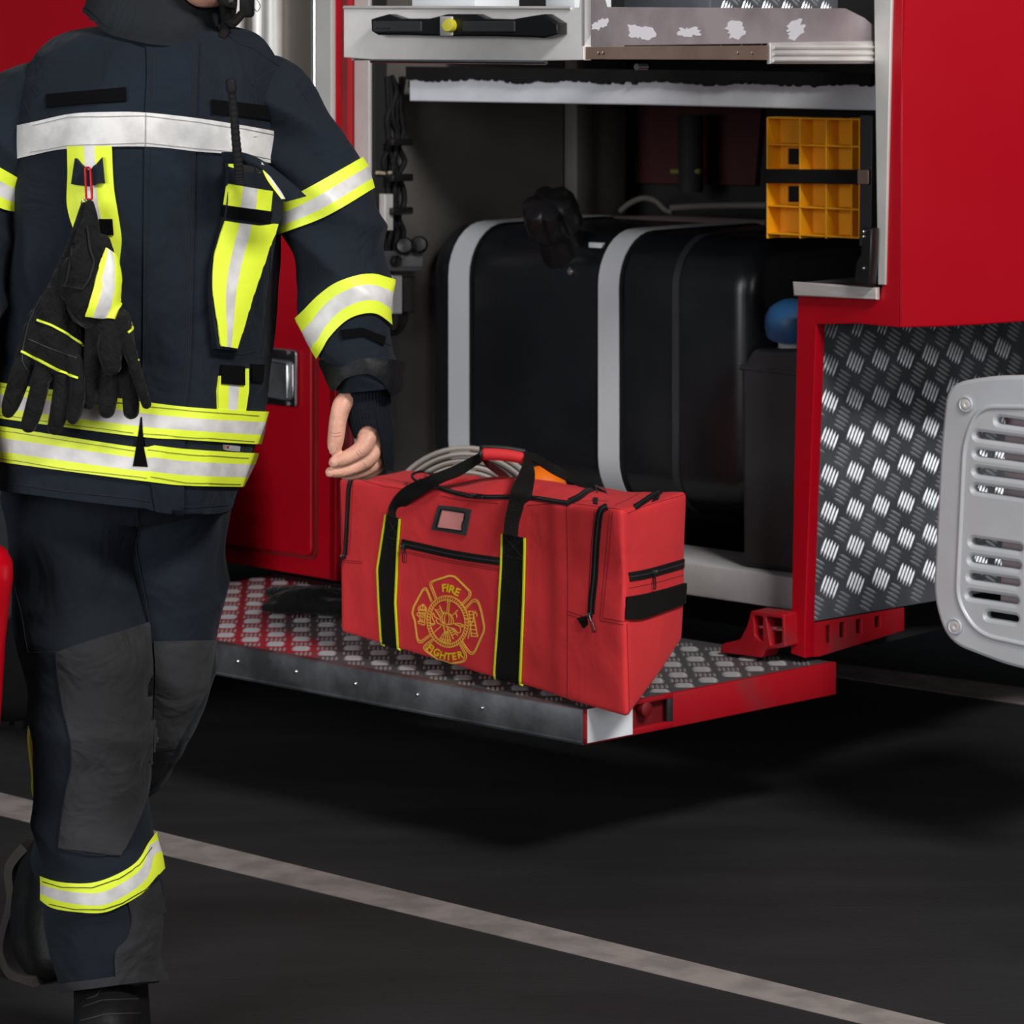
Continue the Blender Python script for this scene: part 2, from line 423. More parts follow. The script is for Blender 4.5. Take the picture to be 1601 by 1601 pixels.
# ================================================================ SETTING
vs, fs = boxg(V((-9, -2, -.1)), V((18, 0, 0)), V((0, 20, 0)), V((0, 0, .1)))
tag(mk('floor', vs, fs, ASPH, smooth=False), kind='structure')
vs, fs = boxg(V((-9, 18, 0)), V((18, 0, 0)), V((0, .2, 0)), V((0, 0, 5)))
tag(mk('wall_back', vs, fs, WALLM, smooth=False), kind='structure')
def floorline(name, a, b, c, d, e0, e1, label):
    A, B, Cc, D = G(*a, 0), G(*b, 0), G(*c, 0), G(*d, 0)
    t, m = (B-A), (D-Cc); q = [A-t*e0, B+t*e1, D+m*e1, Cc-m*e0]
    n = 24; go = [[q[0].lerp(q[1], i/n)+V((0, 0, .0012)) for i in range(n+1)], [q[3].lerp(q[2], i/n)+V((0, 0, .0012)) for i in range(n+1)]]
    gi = [[p-V((0, 0, .0011)) for p in r] for r in go]
    vs, fs, _ = sheet(go, gi)
    tag(mk(name, vs, fs, LINEM, smooth=False), label, 'floor marking')
floorline('floor_marking_line', (0, 1240), (1000, 1485), (0, 1275), (1000, 1517), .6, .8, 'long worn pale line painted across the floor in front of the fire engine, passing behind the boots')
floorline('floor_marking_line', (1310, 1038), (1601, 1076), (1310, 1059), (1601, 1102), 1.2, 1.5, 'blurred grey line painted on the floor beyond the step, under the slotted silver guard')
# ================================================================ FIRE ENGINE
FE = thing('fire_engine', T(-.4, 1.2, 0), 'red fire engine with an open side compartment, pulled-out tray and fold-down tread step', 'fire engine')
PF = TP(.6)
def usz(u0, z0, u1, z1): return [(u0, z0), (u1, z0), (u1, z1), (u0, z1)]
def platesz(pl, name, out, th, m, parent=FE, n0=0, bev=.002, holes=(), label=None):
    vs, fs = curvemesh([out]+list(holes), max(.0002, th/2-bev), bev)
    return mk(name, [pl.w(v.x, v.y, n0+th/2-v.z) for v in vs], fs, m, parent, angle=30, label=label)
def u6(px): return PF.sz(px, 300)[0]
us0 = PF.sz(525, 0)[0]
zb = PF.sz(525, 908)[1]
# left body
body = platesz(PF, 'body_panel', [(-3.2, .34), (us0, zb), (us0, 1.12), (u6(250), 1.12), (u6(250), 2.3), (-3.2, 2.3)], .045, RED, label='red left body side')
dz = PF.sz(483, 868)[1]; du = u6(493)
door = platesz(PF, 'locker_door', rpoly([(-2.4, dz-.01), (du, dz), (du, 1.09), (-2.4, 1.09)], .02), .012, RED, n0=-.012, bev=.004)
platesz(PF, 'door_gap', rpoly([(-2.41, dz-.018), (du+.008, dz-.008), (du+.008, 1.098), (-2.41, 1.098)], .022), .003, REDD, door, n0=-.0028, bev=.0005)
h = PF.plate('door_latch', rpoly([(380, 537), (474, 546), (474, 637), (380, 625)], 7), [], .008, STEEL, door, bev=.003, n0=-.022)
PF.plate('latch_recess', rpoly([(424, 558), (467, 563), (467, 626), (424, 618)], 6), [], .004, ALUW, h, bev=.0015, n0=-.026)
b = MB(); b.add(*pipeg([PF.pt(x, y, -.028) for x, y in ((426, 561), (462, 566), (464, 570), (464, 620))], .0028)); b.build('latch_rim', STEEL, h)
for x, y in ((461, 550), (461, 630), (408, 626)):
    c = PF.pt(x, y, -.022); mk('latch_screw', *lathe(c, -PF.n, [(0, .005), (.003, .005), (.005, .003)], 12), STEEL, h)
# jamb
tbox('door_jamb', us0-.02, us0, .6, .656, zb, 2.3, RED, FE, .002)
tbox('jamb_groove_shade', us0, us0+.002, .616, .634, zb+.3, 2.3, REDD, FE, 0)  # raised dark strip stands for the shade in the jamb channel
platesz(PF, 'side_post', usz(u6(499), 1.1, u6(524), 2.3), .03, ALUP, n0=-.012, label='pale metal upright left of the red jamb')
# polished panel; its bright reflection streaks are built as uprights
s0, s1 = u6(250), u6(501)
TAU = mat('taupe_polished_metal', rgb(128, 120, 112), .3, metal=.5, var=.1, vscale=3, stretch=(1, 1, .2))
shp = platesz(PF, 'polished_panel', usz(s0, 1.1, s1, 2.3), .01, TAU, n0=.03)
def vt_(px, r, m, n0=.02): mk('reflection_upright', *pipeg([PF.w(u6(px), 1.12, n0), PF.w(u6(px), 2.3, n0)], r, 24), m, shp)
vt_(398, .016, ALUT, .015); vt_(416, .022, ALUP, .022); vt_(484, .009, STEEL, .018); vt_(360, .02, ALUP, .02)
platesz(PF, 'panel_dark_stripe', usz(u6(490), 1.1, s1, 2.3), .006, mat('brown_stripe', rgb(82, 66, 58), .5), shp, n0=.01)  # brown strip for the dark stripe among the panel's reflections
P2 = TP(.656)
def uz(pl, px): return pl.sz(px, 300)[0]
platesz(P2, 'opening_post', usz(uz(P2, 553.5), .5, uz(P2, 577), 2.3), .03, ALUP, label='pale metal upright at the left of the opening')
tbox('post_channel', uz(P2, 577), uz(P2, 583), .664, .70, .5, 2.3, DARK, FE, 0)
platesz(TP(.69), 'track_strip', usz(uz(TP(.69), 583), .5, uz(TP(.69), 592), 2.3), .012, WALLIN)
# interior shell
uL = uz(TP(.70), 592)
tbox('inner_side_wall', uL-.03, uL, .69, 1.32, .36, 2.2, WALLIN, FE, 0)
PW = Plane(T(uL, .69, 0), VH)
q = PW.sz(884, 250)[0]
tbox('inner_frame_post', uL-.01, uL+.035, .69+q, .69+q+.06, .36, 2.2, WALLIN, FE, .004)
tbox('inner_frame_post', uL-.01, uL+.02, .69+q+.065, .69+q+.20, .36, 2.2, WALLIN, FE, .004)
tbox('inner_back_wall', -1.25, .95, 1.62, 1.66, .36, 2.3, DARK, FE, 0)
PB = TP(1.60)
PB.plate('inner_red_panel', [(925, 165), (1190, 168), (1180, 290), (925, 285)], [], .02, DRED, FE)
tbox('roof_shade_panel', -3.2, .95, .62, 2.4, 2.28, 2.32, RED, FE, 0)  # unseen plate added to close the box and keep its inside dark
tbox('underbody_shade_plate', -3.2, .02, .85, 2.4, .30, .36, DARK, FE, 0)  # dark plate added to deepen the shade below the engine
tbox('rear_body_wall', -3.2, 1.2, 2.36, 2.4, .34, 2.3, RED, FE, 0)
# right body
RP = PF.plate('quarter_panel', [(1396, -80), (1412.5, -80), (1405, 512), (1340, 506), (1276, 507), (1259, 974), (1258, 1029), (1236, 1022), (1247, 462), (1374, 468), (1380, 440)], [], .03, RED, FE, bev=.002, label='red frame right of the opening')
P0 = PF.pt(1409, 300, -.001); P0.z = 0
PR = Plane(P0, V((math.cos(math.radians(26)), math.sin(math.radians(26)), 0)))
PR.plate('cab_side_panel', [(1410, -80), (1900, -80), (1900, 470), (1750, 488), (1601, 503), (1530, 508), (1470, 511), (1408, 512)], [], .025, RED, FE, bev=.003)
PF.plate('opening_post', [(1368, -80), (1399, -80), (1386, 445), (1375, 445)], [], .02, ALUP, FE, n0=-.006, bev=.002, label='pale metal upright at the right of the opening')
PF.plate('sill_trim', [(1245.5, 440), (1377, 449), (1377, 468), (1247, 462)], [], .012, ALU, FE, n0=-.014, bev=.003)
tbox('sill_plate', u6(1247), u6(1376), .6, .9, PF.sz(1310, 446)[1]-.004, PF.sz(1310, 446)[1], ALUW, FE, 0)
# latch on right post
lt = PF.plate('shutter_latch', [(1364, 355), (1380, 356), (1379, 400), (1375, 446), (1362, 445), (1350, 440), (1355, 408), (1362, 395)], [], .025, BLK, FE, n0=-.034, bev=.004)
for x, y in ((1367, 361), (1367, 369), (1367, 418)):
    mk('latch_screw', *lathe(PF.pt(x, y, -.034), -PF.n, [(0, .0035), (.002, .0035), (.004, .002)], 12), STEEL, lt)
# diamond plate cheek
def bars(pl_w, nrm, cells, L, W, H, ang0=60, cnt=5, gap=.0085, inside=None):
    b = MB()
    for (a, c, ty) in cells:
        th = math.radians(ang0 + (90 if ty else 0)); dx, dz = math.cos(th), math.sin(th)
        for k in range(cnt):
            o = (k-(cnt-1)/2)*gap; ca, cz = a-dz*o, c+dx*o
            l = L/2*(1-.12*abs(k-(cnt-1)/2)/2)
            pts = [(-l, 0), (-l*.5, -W/2), (l*.5, -W/2), (l, 0), (l*.5, W/2), (-l*.5, W/2)]
            q = [(ca+dx*x-dz*y, cz+dz*x+dx*y) for x, y in pts]
            if inside and not all(inside(*r) for r in q): continue
            vs = [pl_w(x, y) for x, y in q]+[pl_w(ca-dx*l*.55, cz-dz*l*.55)+nrm*H, pl_w(ca+dx*l*.55, cz+dz*l*.55)+nrm*H]
            b.add(vs, [(0, 1, 6), (1, 2, 7, 6), (2, 3, 7), (3, 4, 7), (4, 5, 6, 7), (5, 0, 6)])
    return b
P0 = PF.pt(1255, 700, .0015); PD = Plane(P0, V((math.cos(math.radians(40)), math.sin(math.radians(40)), 0)))
pl_out = [PD.sz(1277, 495), PD.sz(1640, 470), PD.sz(1640, 908), PD.sz(1460, 940), PD.sz(1258.5, 974)]
cheek = platesz(PD, 'tread_cheek_plate', pl_out, .006, TREAD, bev=.001, label='vertical checker plate beside the red post')
def inpoly(x, y, P):
    c = False; j = len(P)-1
    for i in range(len(P)):
        if (P[i][1] > y) != (P[j][1] > y) and x < (P[j][0]-P[i][0])*(y-P[i][1])/(P[j][1]-P[i][1])+P[i][0]: c = not c
        j = i
    return c
cells = []; p = .0715
for i in range(-1, 9):
    for j in range(0, 13): cells += [(i*p, .3+j*p, 0), ((i+.5)*p, .3+(j+.5)*p, 1)]
bars(lambda a, c: PD.w(a, c, 0), -PD.n, cells, .042, .0052, .0026, 62, gap=.0092, inside=lambda x, y: inpoly(x, y, pl_out)).build('tread_pattern', TREADB, cheek, smooth=False)
PD.plate('perforated_bracket', [(1262, 976), (1415, 950), (1415, 986), (1282, 1027), (1262, 1028)], [[(1293, 978), (1300, 977), (1300, 1006), (1293, 1008)], [(1314, 974), (1323, 972), (1323, 997), (1314, 999)], [(1340, 969), (1349, 968), (1349, 990), (1340, 992)], [(1369, 964), (1378, 963), (1378, 981), (1369, 983)]], .012, REDW, FE, bev=.001, n0=.002)
# slotted guard
PG = TP(.52)
go = rpoly([(1760, 583), (1545, 588), (1480, 600), (1470, 690), (1457.5, 935), (1480, 1005), (1590, 1047), (1760, 1066)], 40, 8)
def slot(x0, x1, y, h=11):
    sl = .125; r = h/2; out = []
    for i in range(7):
        a = math.radians(90+30*i); out.append((x0+r+r*math.cos(a), y+r*math.sin(a)))
    for i in range(7):
        a = math.radians(-90+30*i); out.append((x1-r+r*math.cos(a), y+(x1-x0)*sl+r*math.sin(a)))
    return out
sl = [slot(1557, 1680, 658), slot(1524, 1680, 681), slot(1523.5, 1680, 709), slot(1523, 1680, 737), slot(1521, 1603, 764),
      slot(1517, 1597, 847), slot(1515.5, 1595, 875), slot(1514, 1593, 902), slot(1512, 1591, 930), slot(1541, 1591, 962)]
guard = PG.plate('slotted_guard', go, sl, .022, GUARD, FE, bev=.007, n0=0, label='silver-grey rounded guard with slots at the right edge')
b = MB(); b.add(*pipeg([PG.pt(x, y, .001) for x, y in rpoly([(1760, 638), (1530, 636), (1508, 690), (1496, 940), (1530, 992), (1620, 1012), (1760, 1024)], 30, 8)], .005, 10, closed=True)); b.build('raised_rim', GUARD, guard)
for x, y in ((1511, 632), (1494, 979)):
    sc = mk('guard_screw', *lathe(PG.pt(x, y, -.001), -PG.n, [(0, .0155), (.002, .0155), (.0035, .013), (.0015, .011), (.0015, .001)], 24), GUARD, guard)
    mk('screw_head', *lathe(PG.pt(x+1, y, -.002), -PG.n, [(0, .0075), (.0035, .0075), (.0035, .004), (.001, .003), (.001, .0005)], 16), ALU, sc)
PG.plate('inner_shield', [(1548, 640), (1760, 660), (1760, 1010), (1540, 950)], [], .01, ALUM, guard, n0=.05)
tbox('guard_mount', PG.sz(1560, 800)[0], PG.sz(1700, 800)[0], .585, .95, .45, .75, DARK, FE, .004)
# beam + bracket on step
PBm = TP(.66); zt = PBm.sz(1157, 891)[1]; zbm = PBm.sz(1157, 943)[1]
tbox('floor_beam', -1.25, u6(1252), .66, .84, zbm, zt, CREAM, FE, .006)
PK = TP(.56)
PK.plate('hinge_bracket', rpoly([(1125, 1020), (1129, 1007), (1157, 1000), (1168, 978), (1174, 955), (1226, 961), (1227, 1003), (1228, 1012), (1196, 1016), (1190, 1029), (1178, 1027)], 3), [rpoly([(1178, 962), (1192, 964), (1192, 1004), (1180, 994)], 3), rpoly([(1197, 964), (1222, 967), (1222, 1005), (1205, 1010)], 3)], .05, REDW, FE, bev=.002)
mk('hinge_pin', *pipeg([PK.pt(1176, 982, .02), PK.pt(1226, 986, .02)], .006, 12), STEEL, FE)
# ---------------- drawer tray
PT = TP(-.236); ur = PT.sz(913, 50)[0]
tray = platesz(PT, 'tray_front', [PT.sz(537, 12), PT.sz(905, 12), PT.sz(907, -12), PT.sz(913, -12), PT.sz(913, 94), PT.sz(850, 95), PT.sz(580, 93), PT.sz(537, 90)], .02, ALUT, bev=.002, label='aluminium front of the pulled-out tray, glare put into its colour')
b = MB(); b.add(*pipeg([PT.pt(538, 12, 0), PT.pt(893, 13, 0)], .0035, 8)).build('top_lip', ALU, tray)
b = MB(); b.add(*pipeg([PT.pt(578, 95, .004), PT.pt(852, 97.5, .004)], .004, 8)).build('bottom_lip', STEEL, tray)
PS = Plane(T(ur, -.236, 0), VH)
side = PS.plate('tray_side', [(913, -12), (944, -12), (950, 11), (1322, 13), (1352, 28), (1366, 40), (1367, 66), (913, 72)], [], .006, ALUM, FE, bev=.001, n0=0, label='mauve-tinted aluminium side of the tray')
PS.plate('slide_rail', [(914, 73), (1200, 71), (1200, 94), (914, 93)], [], .012, RAIL, side, n0=-.002)
rl = PS.plate('outer_rail', [(1202, 67), (1366, 64), (1366, 100), (1202, 100)], [], .010, ALU, side, n0=-.004, bev=.003)
for y in (74, 84, 94):
    mk('rail_rib', *pipeg([PS.pt(1206, y, -.005), PS.pt(1364, y, -.005)], .0035, 8), ALU, rl)
for x in (1153, 1175, 935, 942): mk('rail_screw', *lathe(PS.pt(x, 83, -.002), -PS.n, [(0, .003), (.001, .003), (.0018, .001)], 10), STEEL, side)
rnd = random.Random(3)
for (x, y, w, h) in ((939, 38, 14, 13), (1001, 50, 22, 18), (1077, 50, 20, 12), (1149, 47, 24, 17), (1243, 46, 25, 17)):
    pts = []
    for k in range(26):
        a = 2*PI*k/26; r = rnd.uniform(.5, .9)+.25*math.sin(2*a+x); xx = w*r*math.cos(a); yy = h*r*math.sin(a)
        pts.append((x+xx-.25*yy, y+yy+.35*xx*math.sin(x)))
    PS.plate('glue_residue', pts, [], .0008, RES, side, bev=.0002, n0=-.0009)
tbox('tray_floor', PT.sz(537, 50)[0], ur-.006, -.216, .62, 1.47, 1.478, ALUW, FE, .001)
tbox('tray_side', PT.sz(537, 50)[0], PT.sz(537, 50)[0]+.006, -.216, .62, 1.46, 1.552, ALU, FE, .001)
b = MB(); b.add(*pipeg([PS.pt(1030, 105, .05), PS.pt(1045, 105, .05)], .006, 10)).build('rail_bolt', STEEL, FE)
# handle
PH = TP(-.262)
hd = PH.plate('tray_handle', [(579, 30), (588, 27), (606, 22), (626, 29), (670, 29), (698, 22), (742, 22), (757, 29), (800, 30), (835, 24), (850, 22), (872, 36), (872, 54), (850, 60), (835, 59), (770, 57), (700, 57), (630, 55), (590, 55), (580, 49)], [], .026, BLK, tray, bev=.004, n0=0)
for x0, x1 in ((584, 660), (724, 806)): PH.plate('grip_inlay', rpoly([(x0, 33), (x1, 33), (x1, 50), (x0, 50)], 2), [], .003, DKGREY, hd, n0=-.0025)
b = MB()
pts = [(589, 46), (593, 42), (595, 46), (598, 43), (601, 46), (603, 43), (606, 46), (608, 43), (611, 46), (613, 43)]
b.add(*pipeg([PH.pt(x, y, -.0032) for x, y in pts], .0005, 4)).build('grip_script', BLK, hd)
c = PH.pt(707, 40, -.004); ax = V((-.45, -.89, 0))
kn = mk('yellow_knob', *lathe(c, ax, [(-.02, .0115), (.010, .0115), (.0125, .010), (.013, .003)], 24), mat('yellow_knob_paint', rgb(205, 195, 40), .4), hd)
mk('knob_frame', *bevelled(*boxg(PH.pt(689, 56, -.003), UH*.030, VH*.004, ZH*.034), .002), ALU, hd)
# ---------------- shelf edge and brush
PE = TP(.72)
sh = PE.plate('shelf_edge', [(640, 122), (1000, 127), (1372, 133), (1372, 173), (1000, 164), (640, 158)], [], .05, WHITEP, FE, bev=.003, label='white shelf edge above the tank')
top = [(640+i*9, 104+(i*9)*.014) for i in range(82)]
bot = [(640+i*3, 124+i*3*.013+rnd.uniform(-3, 3.5)+2*math.sin(i*.13)) for i in range(243)]
PE.plate('brush_seal', top+bot[::-1], [], .02, BLKR, sh, n0=-.012, bev=.0005)
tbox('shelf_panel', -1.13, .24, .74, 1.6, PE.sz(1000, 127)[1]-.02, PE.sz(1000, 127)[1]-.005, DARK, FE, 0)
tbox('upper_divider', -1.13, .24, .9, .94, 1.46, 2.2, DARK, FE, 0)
# ---------------- tank
vt = .82; PTk = TP(vt); ut0, ut1 = PTk.sz(668, 500)[0], PTk.sz(1175, 500)[0]
zt1 = TP(vt+.16).sz(790, 348)[1]; zt0 = TP(vt+.1).sz(1090, 800)[1]; dv = .56
def prof(e, r, n=8):
    return rrect(vt-e, zt0-e, vt+dv+e, zt1+e, r+e, n)
def extr(u0, u1, pr, cap=True, e=0):
    n = len(pr); vs = [T(u0, a, c) for a, c in pr]+[T(u1, a, c) for a, c in pr]
    fs = [(i, (i+1) % n, n+(i+1) % n, n+i) for i in range(n)]
    if cap: fs += [tuple(range(n)), tuple(range(2*n-1, n-1, -1))]
    return vs, fs
b = MB(); st = [(0, -.03), (.012, -.012), (.035, 0)]; pr = []; N = len(prof(0, .11)); W = ut1-ut0
us = [(ut0, -.035), (ut0+.01, -.015), (ut0+.03, -.003), (ut0+.05, 0), (ut1-.05, 0), (ut1-.03, -.003), (ut1-.01, -.015), (ut1, -.035)]
for u_, e in us: b.v += [T(u_, a, c) for a, c in prof(e, .11)]
for i in range(len(us)-1):
    for k in range(N): b.f.append((i*N+k, i*N+(k+1) % N, (i+1)*N+(k+1) % N, (i+1)*N+k)); b.m.append(0)
b.f += [tuple(range(N)), tuple((len(us)-1)*N+k for k in range(N-1, -1, -1))]; b.m += [0, 0]
tank = b.build('fuel_tank', TANKM, FE, label='glossy black tank')
def strap(px0, px1, name, m, e, lab=None):
    u0, u1 = PTk.sz(px0, 500)[0], PTk.sz(px1, 500)[0]
    a = prof(e, .11); b_ = prof(-.002, .11); n = len(a)
    vs = [T(u0, x, y) for x, y in a]+[T(u1, x, y) for x, y in a]+[T(u0, x, y) for x, y in b_]+[T(u1, x, y) for x, y in b_]
    fs = []
    for i in range(n):
        j = (i+1) % n; fs += [(i, j, n+j, n+i), (2*n+i, i+0, j, 2*n+j), (3*n+i, 3*n+j, n+j, n+i)]
    return mk(name, vs, fs, m, tank, label=lab)
strap(704, 736, 'tank_strap', STRAPM, .006); strap(938, 970, 'tank_strap', STRAPM, .006)
strap(736, 740, 'strap_edging', BLKR, .004); strap(970, 975, 'strap_edging', BLKR, .004); strap(701, 704, 'strap_edging', BLKR, .004)
strap(1052, 1062, 'tank_weld_seam', DKGREY, .003)
def lobed(c, axis, prof, lob, amp, n=72):
    axis = V(axis).normalized(); A, B = frame(axis); vs = []; fs = []
    for (h, r, w) in prof:
        for k in range(n):
            a = 2*PI*k/n; rr = r*(1-amp*w*(.5-.5*math.cos(lob*a))**2); vs.append(c+axis*h+(A*math.cos(a)+B*math.sin(a))*rr)
    for i in range(len(prof)-1):
        for k in range(n):
            l = (k+1) % n; fs.append((i*n+k, i*n+l, (i+1)*n+l, (i+1)*n+k))
    fs += [tuple(range(n-1, -1, -1)), tuple((len(prof)-1)*n+k for k in range(n))]
    return vs, fs
ax = V((-.28, -.62, .73)).normalized(); c = M(884, 392, TP(vt+.04).pt(884, 392).y)
mk('filler_neck', *lathe(c, ax, [(-.05, .05), (.02, .052), (.03, .047), (.095, .043)], 32), BLK, tank)
cc = c+ax*.075
mk('filler_cap', *lobed(cc, ax, [(0, .052, 0), (.004, .060, .3), (.012, .066, 1), (.05, .064, 1), (.07, .055, 1), (.078, .035, .6), (.08, .004, 0)], 6, .2), BLK, tank)
mk('tank_label', *bevelled(*boxg(TP(vt+.035).pt(922, 395, -.004), UH*.036, VH*.02, ZH*.022), .001), WHITEP, tank)
mk('tank_bolt', *lathe(PTk.pt(893, 424, -.001), -PTk.n, [(-.01, .008), (.004, .008), (.008, .004)], 12), STEEL, tank)
# ---------------- inner pipes, cables, bracket
def pp(pl, pts, r, name, m, n=24, par=FE):
    q = crs([tuple(pl.pt(x, y)) for x, y in pts], n); return mk(name, *pipeg([V(a) for a in q], r, 10), m, par)
PI2 = TP(1.45)
pp(PI2, [(970, 330), (985, 318), (1005, 310), (1025, 314), (1040, 328), (1052, 332)], .007, 'coolant_pipe', mat('dull_pipe', rgb(96, 92, 86), .6))
pp(PI2, [(1050, 325), (1110, 322), (1200, 321)], .008, 'coolant_pipe', mat('dull_pipe', rgb(96, 92, 86), .6))
pp(TP(1.42), [(915, 346), (1050, 345), (1200, 352)], .012, 'cross_pipe', mat('taupe_pipe_paint', rgb(96, 84, 80), .6))
pp(TP(1.5), [(1080, 180), (1080, 300)], .03, 'upright_pipe', DARK)
pp(TP(1.49), [(1050, 268), (1095, 268)], .006, 'pipe_clip', mat('dull_olive_clip', rgb(110, 110, 40), .6))
PC = Plane(T(uL+.03, .69, 0), VH)
rc = random.Random(5)
for k in range(5):
    pts = []; x = 604+k*6.0
    for y in range(120, 400, 22): pts.append((x+rc.uniform(-5, 5), y))
    pp(PC, pts+[(606+k*5, 405)], .005+.0015*(k % 3), 'cable', BLKR, 60)
for y in (222, 278, 330): mk('cable_clamp', *bevelled(*boxg(PC.pt(598, y+6, -.012), VH*.065, -VH.cross(ZH)*.0+UH*.02, ZH*.016), .003), BLK, FE)
pp(PC, [(589, 270), (604, 271), (620, 268)], .004, 'cable_tie', mat('cream_cable_tie', rgb(170, 155, 135), .6))
for (x, y) in ((622, 385), (645, 383)):
    mk('cable_plug', *lathe(PC.pt(x, y, -.02), V((0, -1, .2)), [(-.01, .018), (.01, .02), (.02, .015), (.022, .003)], 20), BLK, FE)
def pbox(pl, x0, y0, x1, y1, th, n0, m, name, par=FE, bev=.003):
    return pl.plate(name, [(x0, y0), (x1, y0), (x1, y1), (x0, y1)], [], th, m, par, bev=bev, n0=n0)
br = pbox(PC, 588, 392, 656, 424, .03, -.01, mat('grey_bracket_paint', rgb(92, 92, 94), .5), 'wall_bracket')
pbox(PC, 622, 399, 654, 417, .004, -.014, mat('grey_bracket_inlay', rgb(120, 120, 122), .5), 'bracket_inlay', br)
mk('bracket_bolt', *lathe(PC.pt(610, 408, -.012), -PC.n, [(0, .014), (.008, .014), (.012, .008)], 6), BLK, br)
pbox(PC, 592, 303, 605, 360, .02, -.02, ALUP, 'guide_rail'); pbox(PC, 603, 430, 619, 490, .02, -.02, ALUP, 'guide_rail')
pbox(PC, 621, 432, 640, 488, .02, -.016, BLK, 'cable_box')
pp(PC, [(634, 485), (632, 505), (622, 519), (612, 520), (606, 510), (604, 490)], .006, 'cable', BLKR)
# ---------------- step
E = G(1305, 1085, .243); zs1, zs0 = .305, .243; Lx = 1.45
A0 = T(-Lx, 0, 0); B0 = T(0, 0, 0); E0 = V((E.x, E.y, 0)); D0 = E0-UH*(Lx+.0757)
def prism(poly, z0, z1):
    n = len(poly); vs = [V((p.x, p.y, z0)) for p in poly]+[V((p.x, p.y, z1)) for p in poly]
    return vs, [tuple(range(n-1, -1, -1)), tuple(range(n, 2*n))]+[(i, (i+1) % n, n+(i+1) % n, n+i) for i in range(n)]
eh = (E0-B0).normalized()
step = mk('step_platform', *bevelled(*prism([A0+VH*.012, B0+VH*.012-eh*0-UH*.012, E0-UH*.014, D0], zs0+.004, zs1-.006), .002), REDD, FE, label='fold-down step')
rr = .012
mk('tread_plate', *bevelled(*prism([A0+VH*.003, B0+VH*.003, E0, D0], zs1-.006, zs1-.001), .001), TREADR, step, label='checker plate with worn red paint')
poly = [(-Lx, .012), (-.005, .012), (.06, .63), (-Lx, .63)]
cells = []; p = .0715
for i in range(-21, 3):
    for j in range(0, 10): cells += [(i*p, j*p, 0), ((i+.5)*p, (j+.5)*p, 1)]
bars(lambda a, c: T(a, c, zs1-.001), ZH, cells, .040, .006, .0022, 41.5, gap=.0088, inside=lambda x, y: inpoly(x, y, poly)).build('tread_pattern', TREADG, step, smooth=False)
# front aluminium angle
fr_ = MB(); fr_.add(*bevelled(*boxg(T(-Lx, -.004, zs0), UH*(Lx-.002), VH*.007, ZH*(zs1-zs0)), .0015)); fr_.add(*bevelled(*boxg(T(-Lx, -.002, zs1-.001), UH*(Lx-.002), VH*.022, ZH*.0015), .0005))
ft = fr_.build('step_edge_trim', ALUW, step, angle=30, label='scuffed aluminium edge')
for px, py in ((372, 1034), (463, 1050), (556, 1069), (653, 1086), (754, 1107)):
    mk('rivet', *lathe(TP(-.004).pt(px, py), -VH, [(0, .0042), (.0015, .004), (.003, .0022), (.0034, .0005)], 14), STEEL, ft)
# lower lip of the front angle
b = MB(); b.add(*pipeg([T(-Lx, 0, zs0+.004), T(-.002, 0, zs0+.004)], .005, 8)).build('trim_lip', ALUW, ft)
# end beam in red with recess
nE = eh.cross(ZH); 
PEn = Plane(B0, eh)
eb = MB()
def eseg(s0, s1, z0, z1, out, th=.012): 
    eb.add(*bevelled(*boxg(B0+eh*s0-PEn.n*out+ZH*z0, eh*(s1-s0), PEn.n*th, ZH*(z1-z0)), .0015))
Le = (E0-B0).length
sr = PEn.sz(1050, 1100)[0]
eseg(sr, Le, zs0, zs1, .004); eseg(0, sr, zs0, zs0+.012, .004); eseg(0, .012, zs0, zs1, .004); eseg(0, sr, zs1-.008, zs1, .004)
endb = eb.build('step_end_beam', REDW, step, angle=30, label='red painted end of the step')
mk('end_recess', *boxg(B0+eh*.004+PEn.n*.012+ZH*zs0, eh*(sr), PEn.n*.003, ZH*.058), REDD, endb, smooth=False)
mk('end_hook', *lathe(PEn.pt(1008, 1108, -.002), -PEn.n, [(-.01, .013), (.004, .013), (.007, .008)], 20), REDD, endb)
mk('end_gusset', *bevelled(*boxg(B0+eh*(sr-.014)-PEn.n*.0045+ZH*(zs0+.012), eh*.014, PEn.n*.006, ZH*.042), .001), ALUW, endb)
PEn.plate('white_marker', [(915, 1108), (985, 1095), (985, 1147), (915, 1161)], [], .002, WHT, endb, bev=.0003, n0=-.007, label='white reflective marker')
# ---------------- wheel
def wheel(u, v0, v1, R):
    c = T(u, 0, R); b = MB(); w = v1-v0
    pr = [(v0, R*.55), (v0, R*.9), (v0+.02, R*.97), (v0+.05, R), (v1-.05, R), (v1-.02, R*.97), (v1, R*.9), (v1, R*.55)]
    o = mk('wheel', *lathe(c, VH, pr, 64), BLKR, FE, label='black tyre behind the firefighter')
    g = MB()
    for k in range(60):
        a = 2*PI*k/60; d = UH*math.cos(a)+ZH*math.sin(a); t = -UH*math.sin(a)+ZH*math.cos(a)
        for s in (0, 1):
            g.add(*boxg(c+VH*(v0+.03+s*w*.5)+d*(R-.006)-t*.014, VH*(w*.4), t*.028, d*.016))
    g.build('tyre_tread', BLKR, o, smooth=False)
    mk('wheel_rim', *lathe(c, VH, [(v0-.005, R*.5), (v0+.02, R*.56), (v0+.06, R*.5), (v0+.1, R*.2), (v0+.02, R*.18), (v0+.02, .001)], 40), DKGREY, o)
wheel(-1.83, .12, .42, .45)
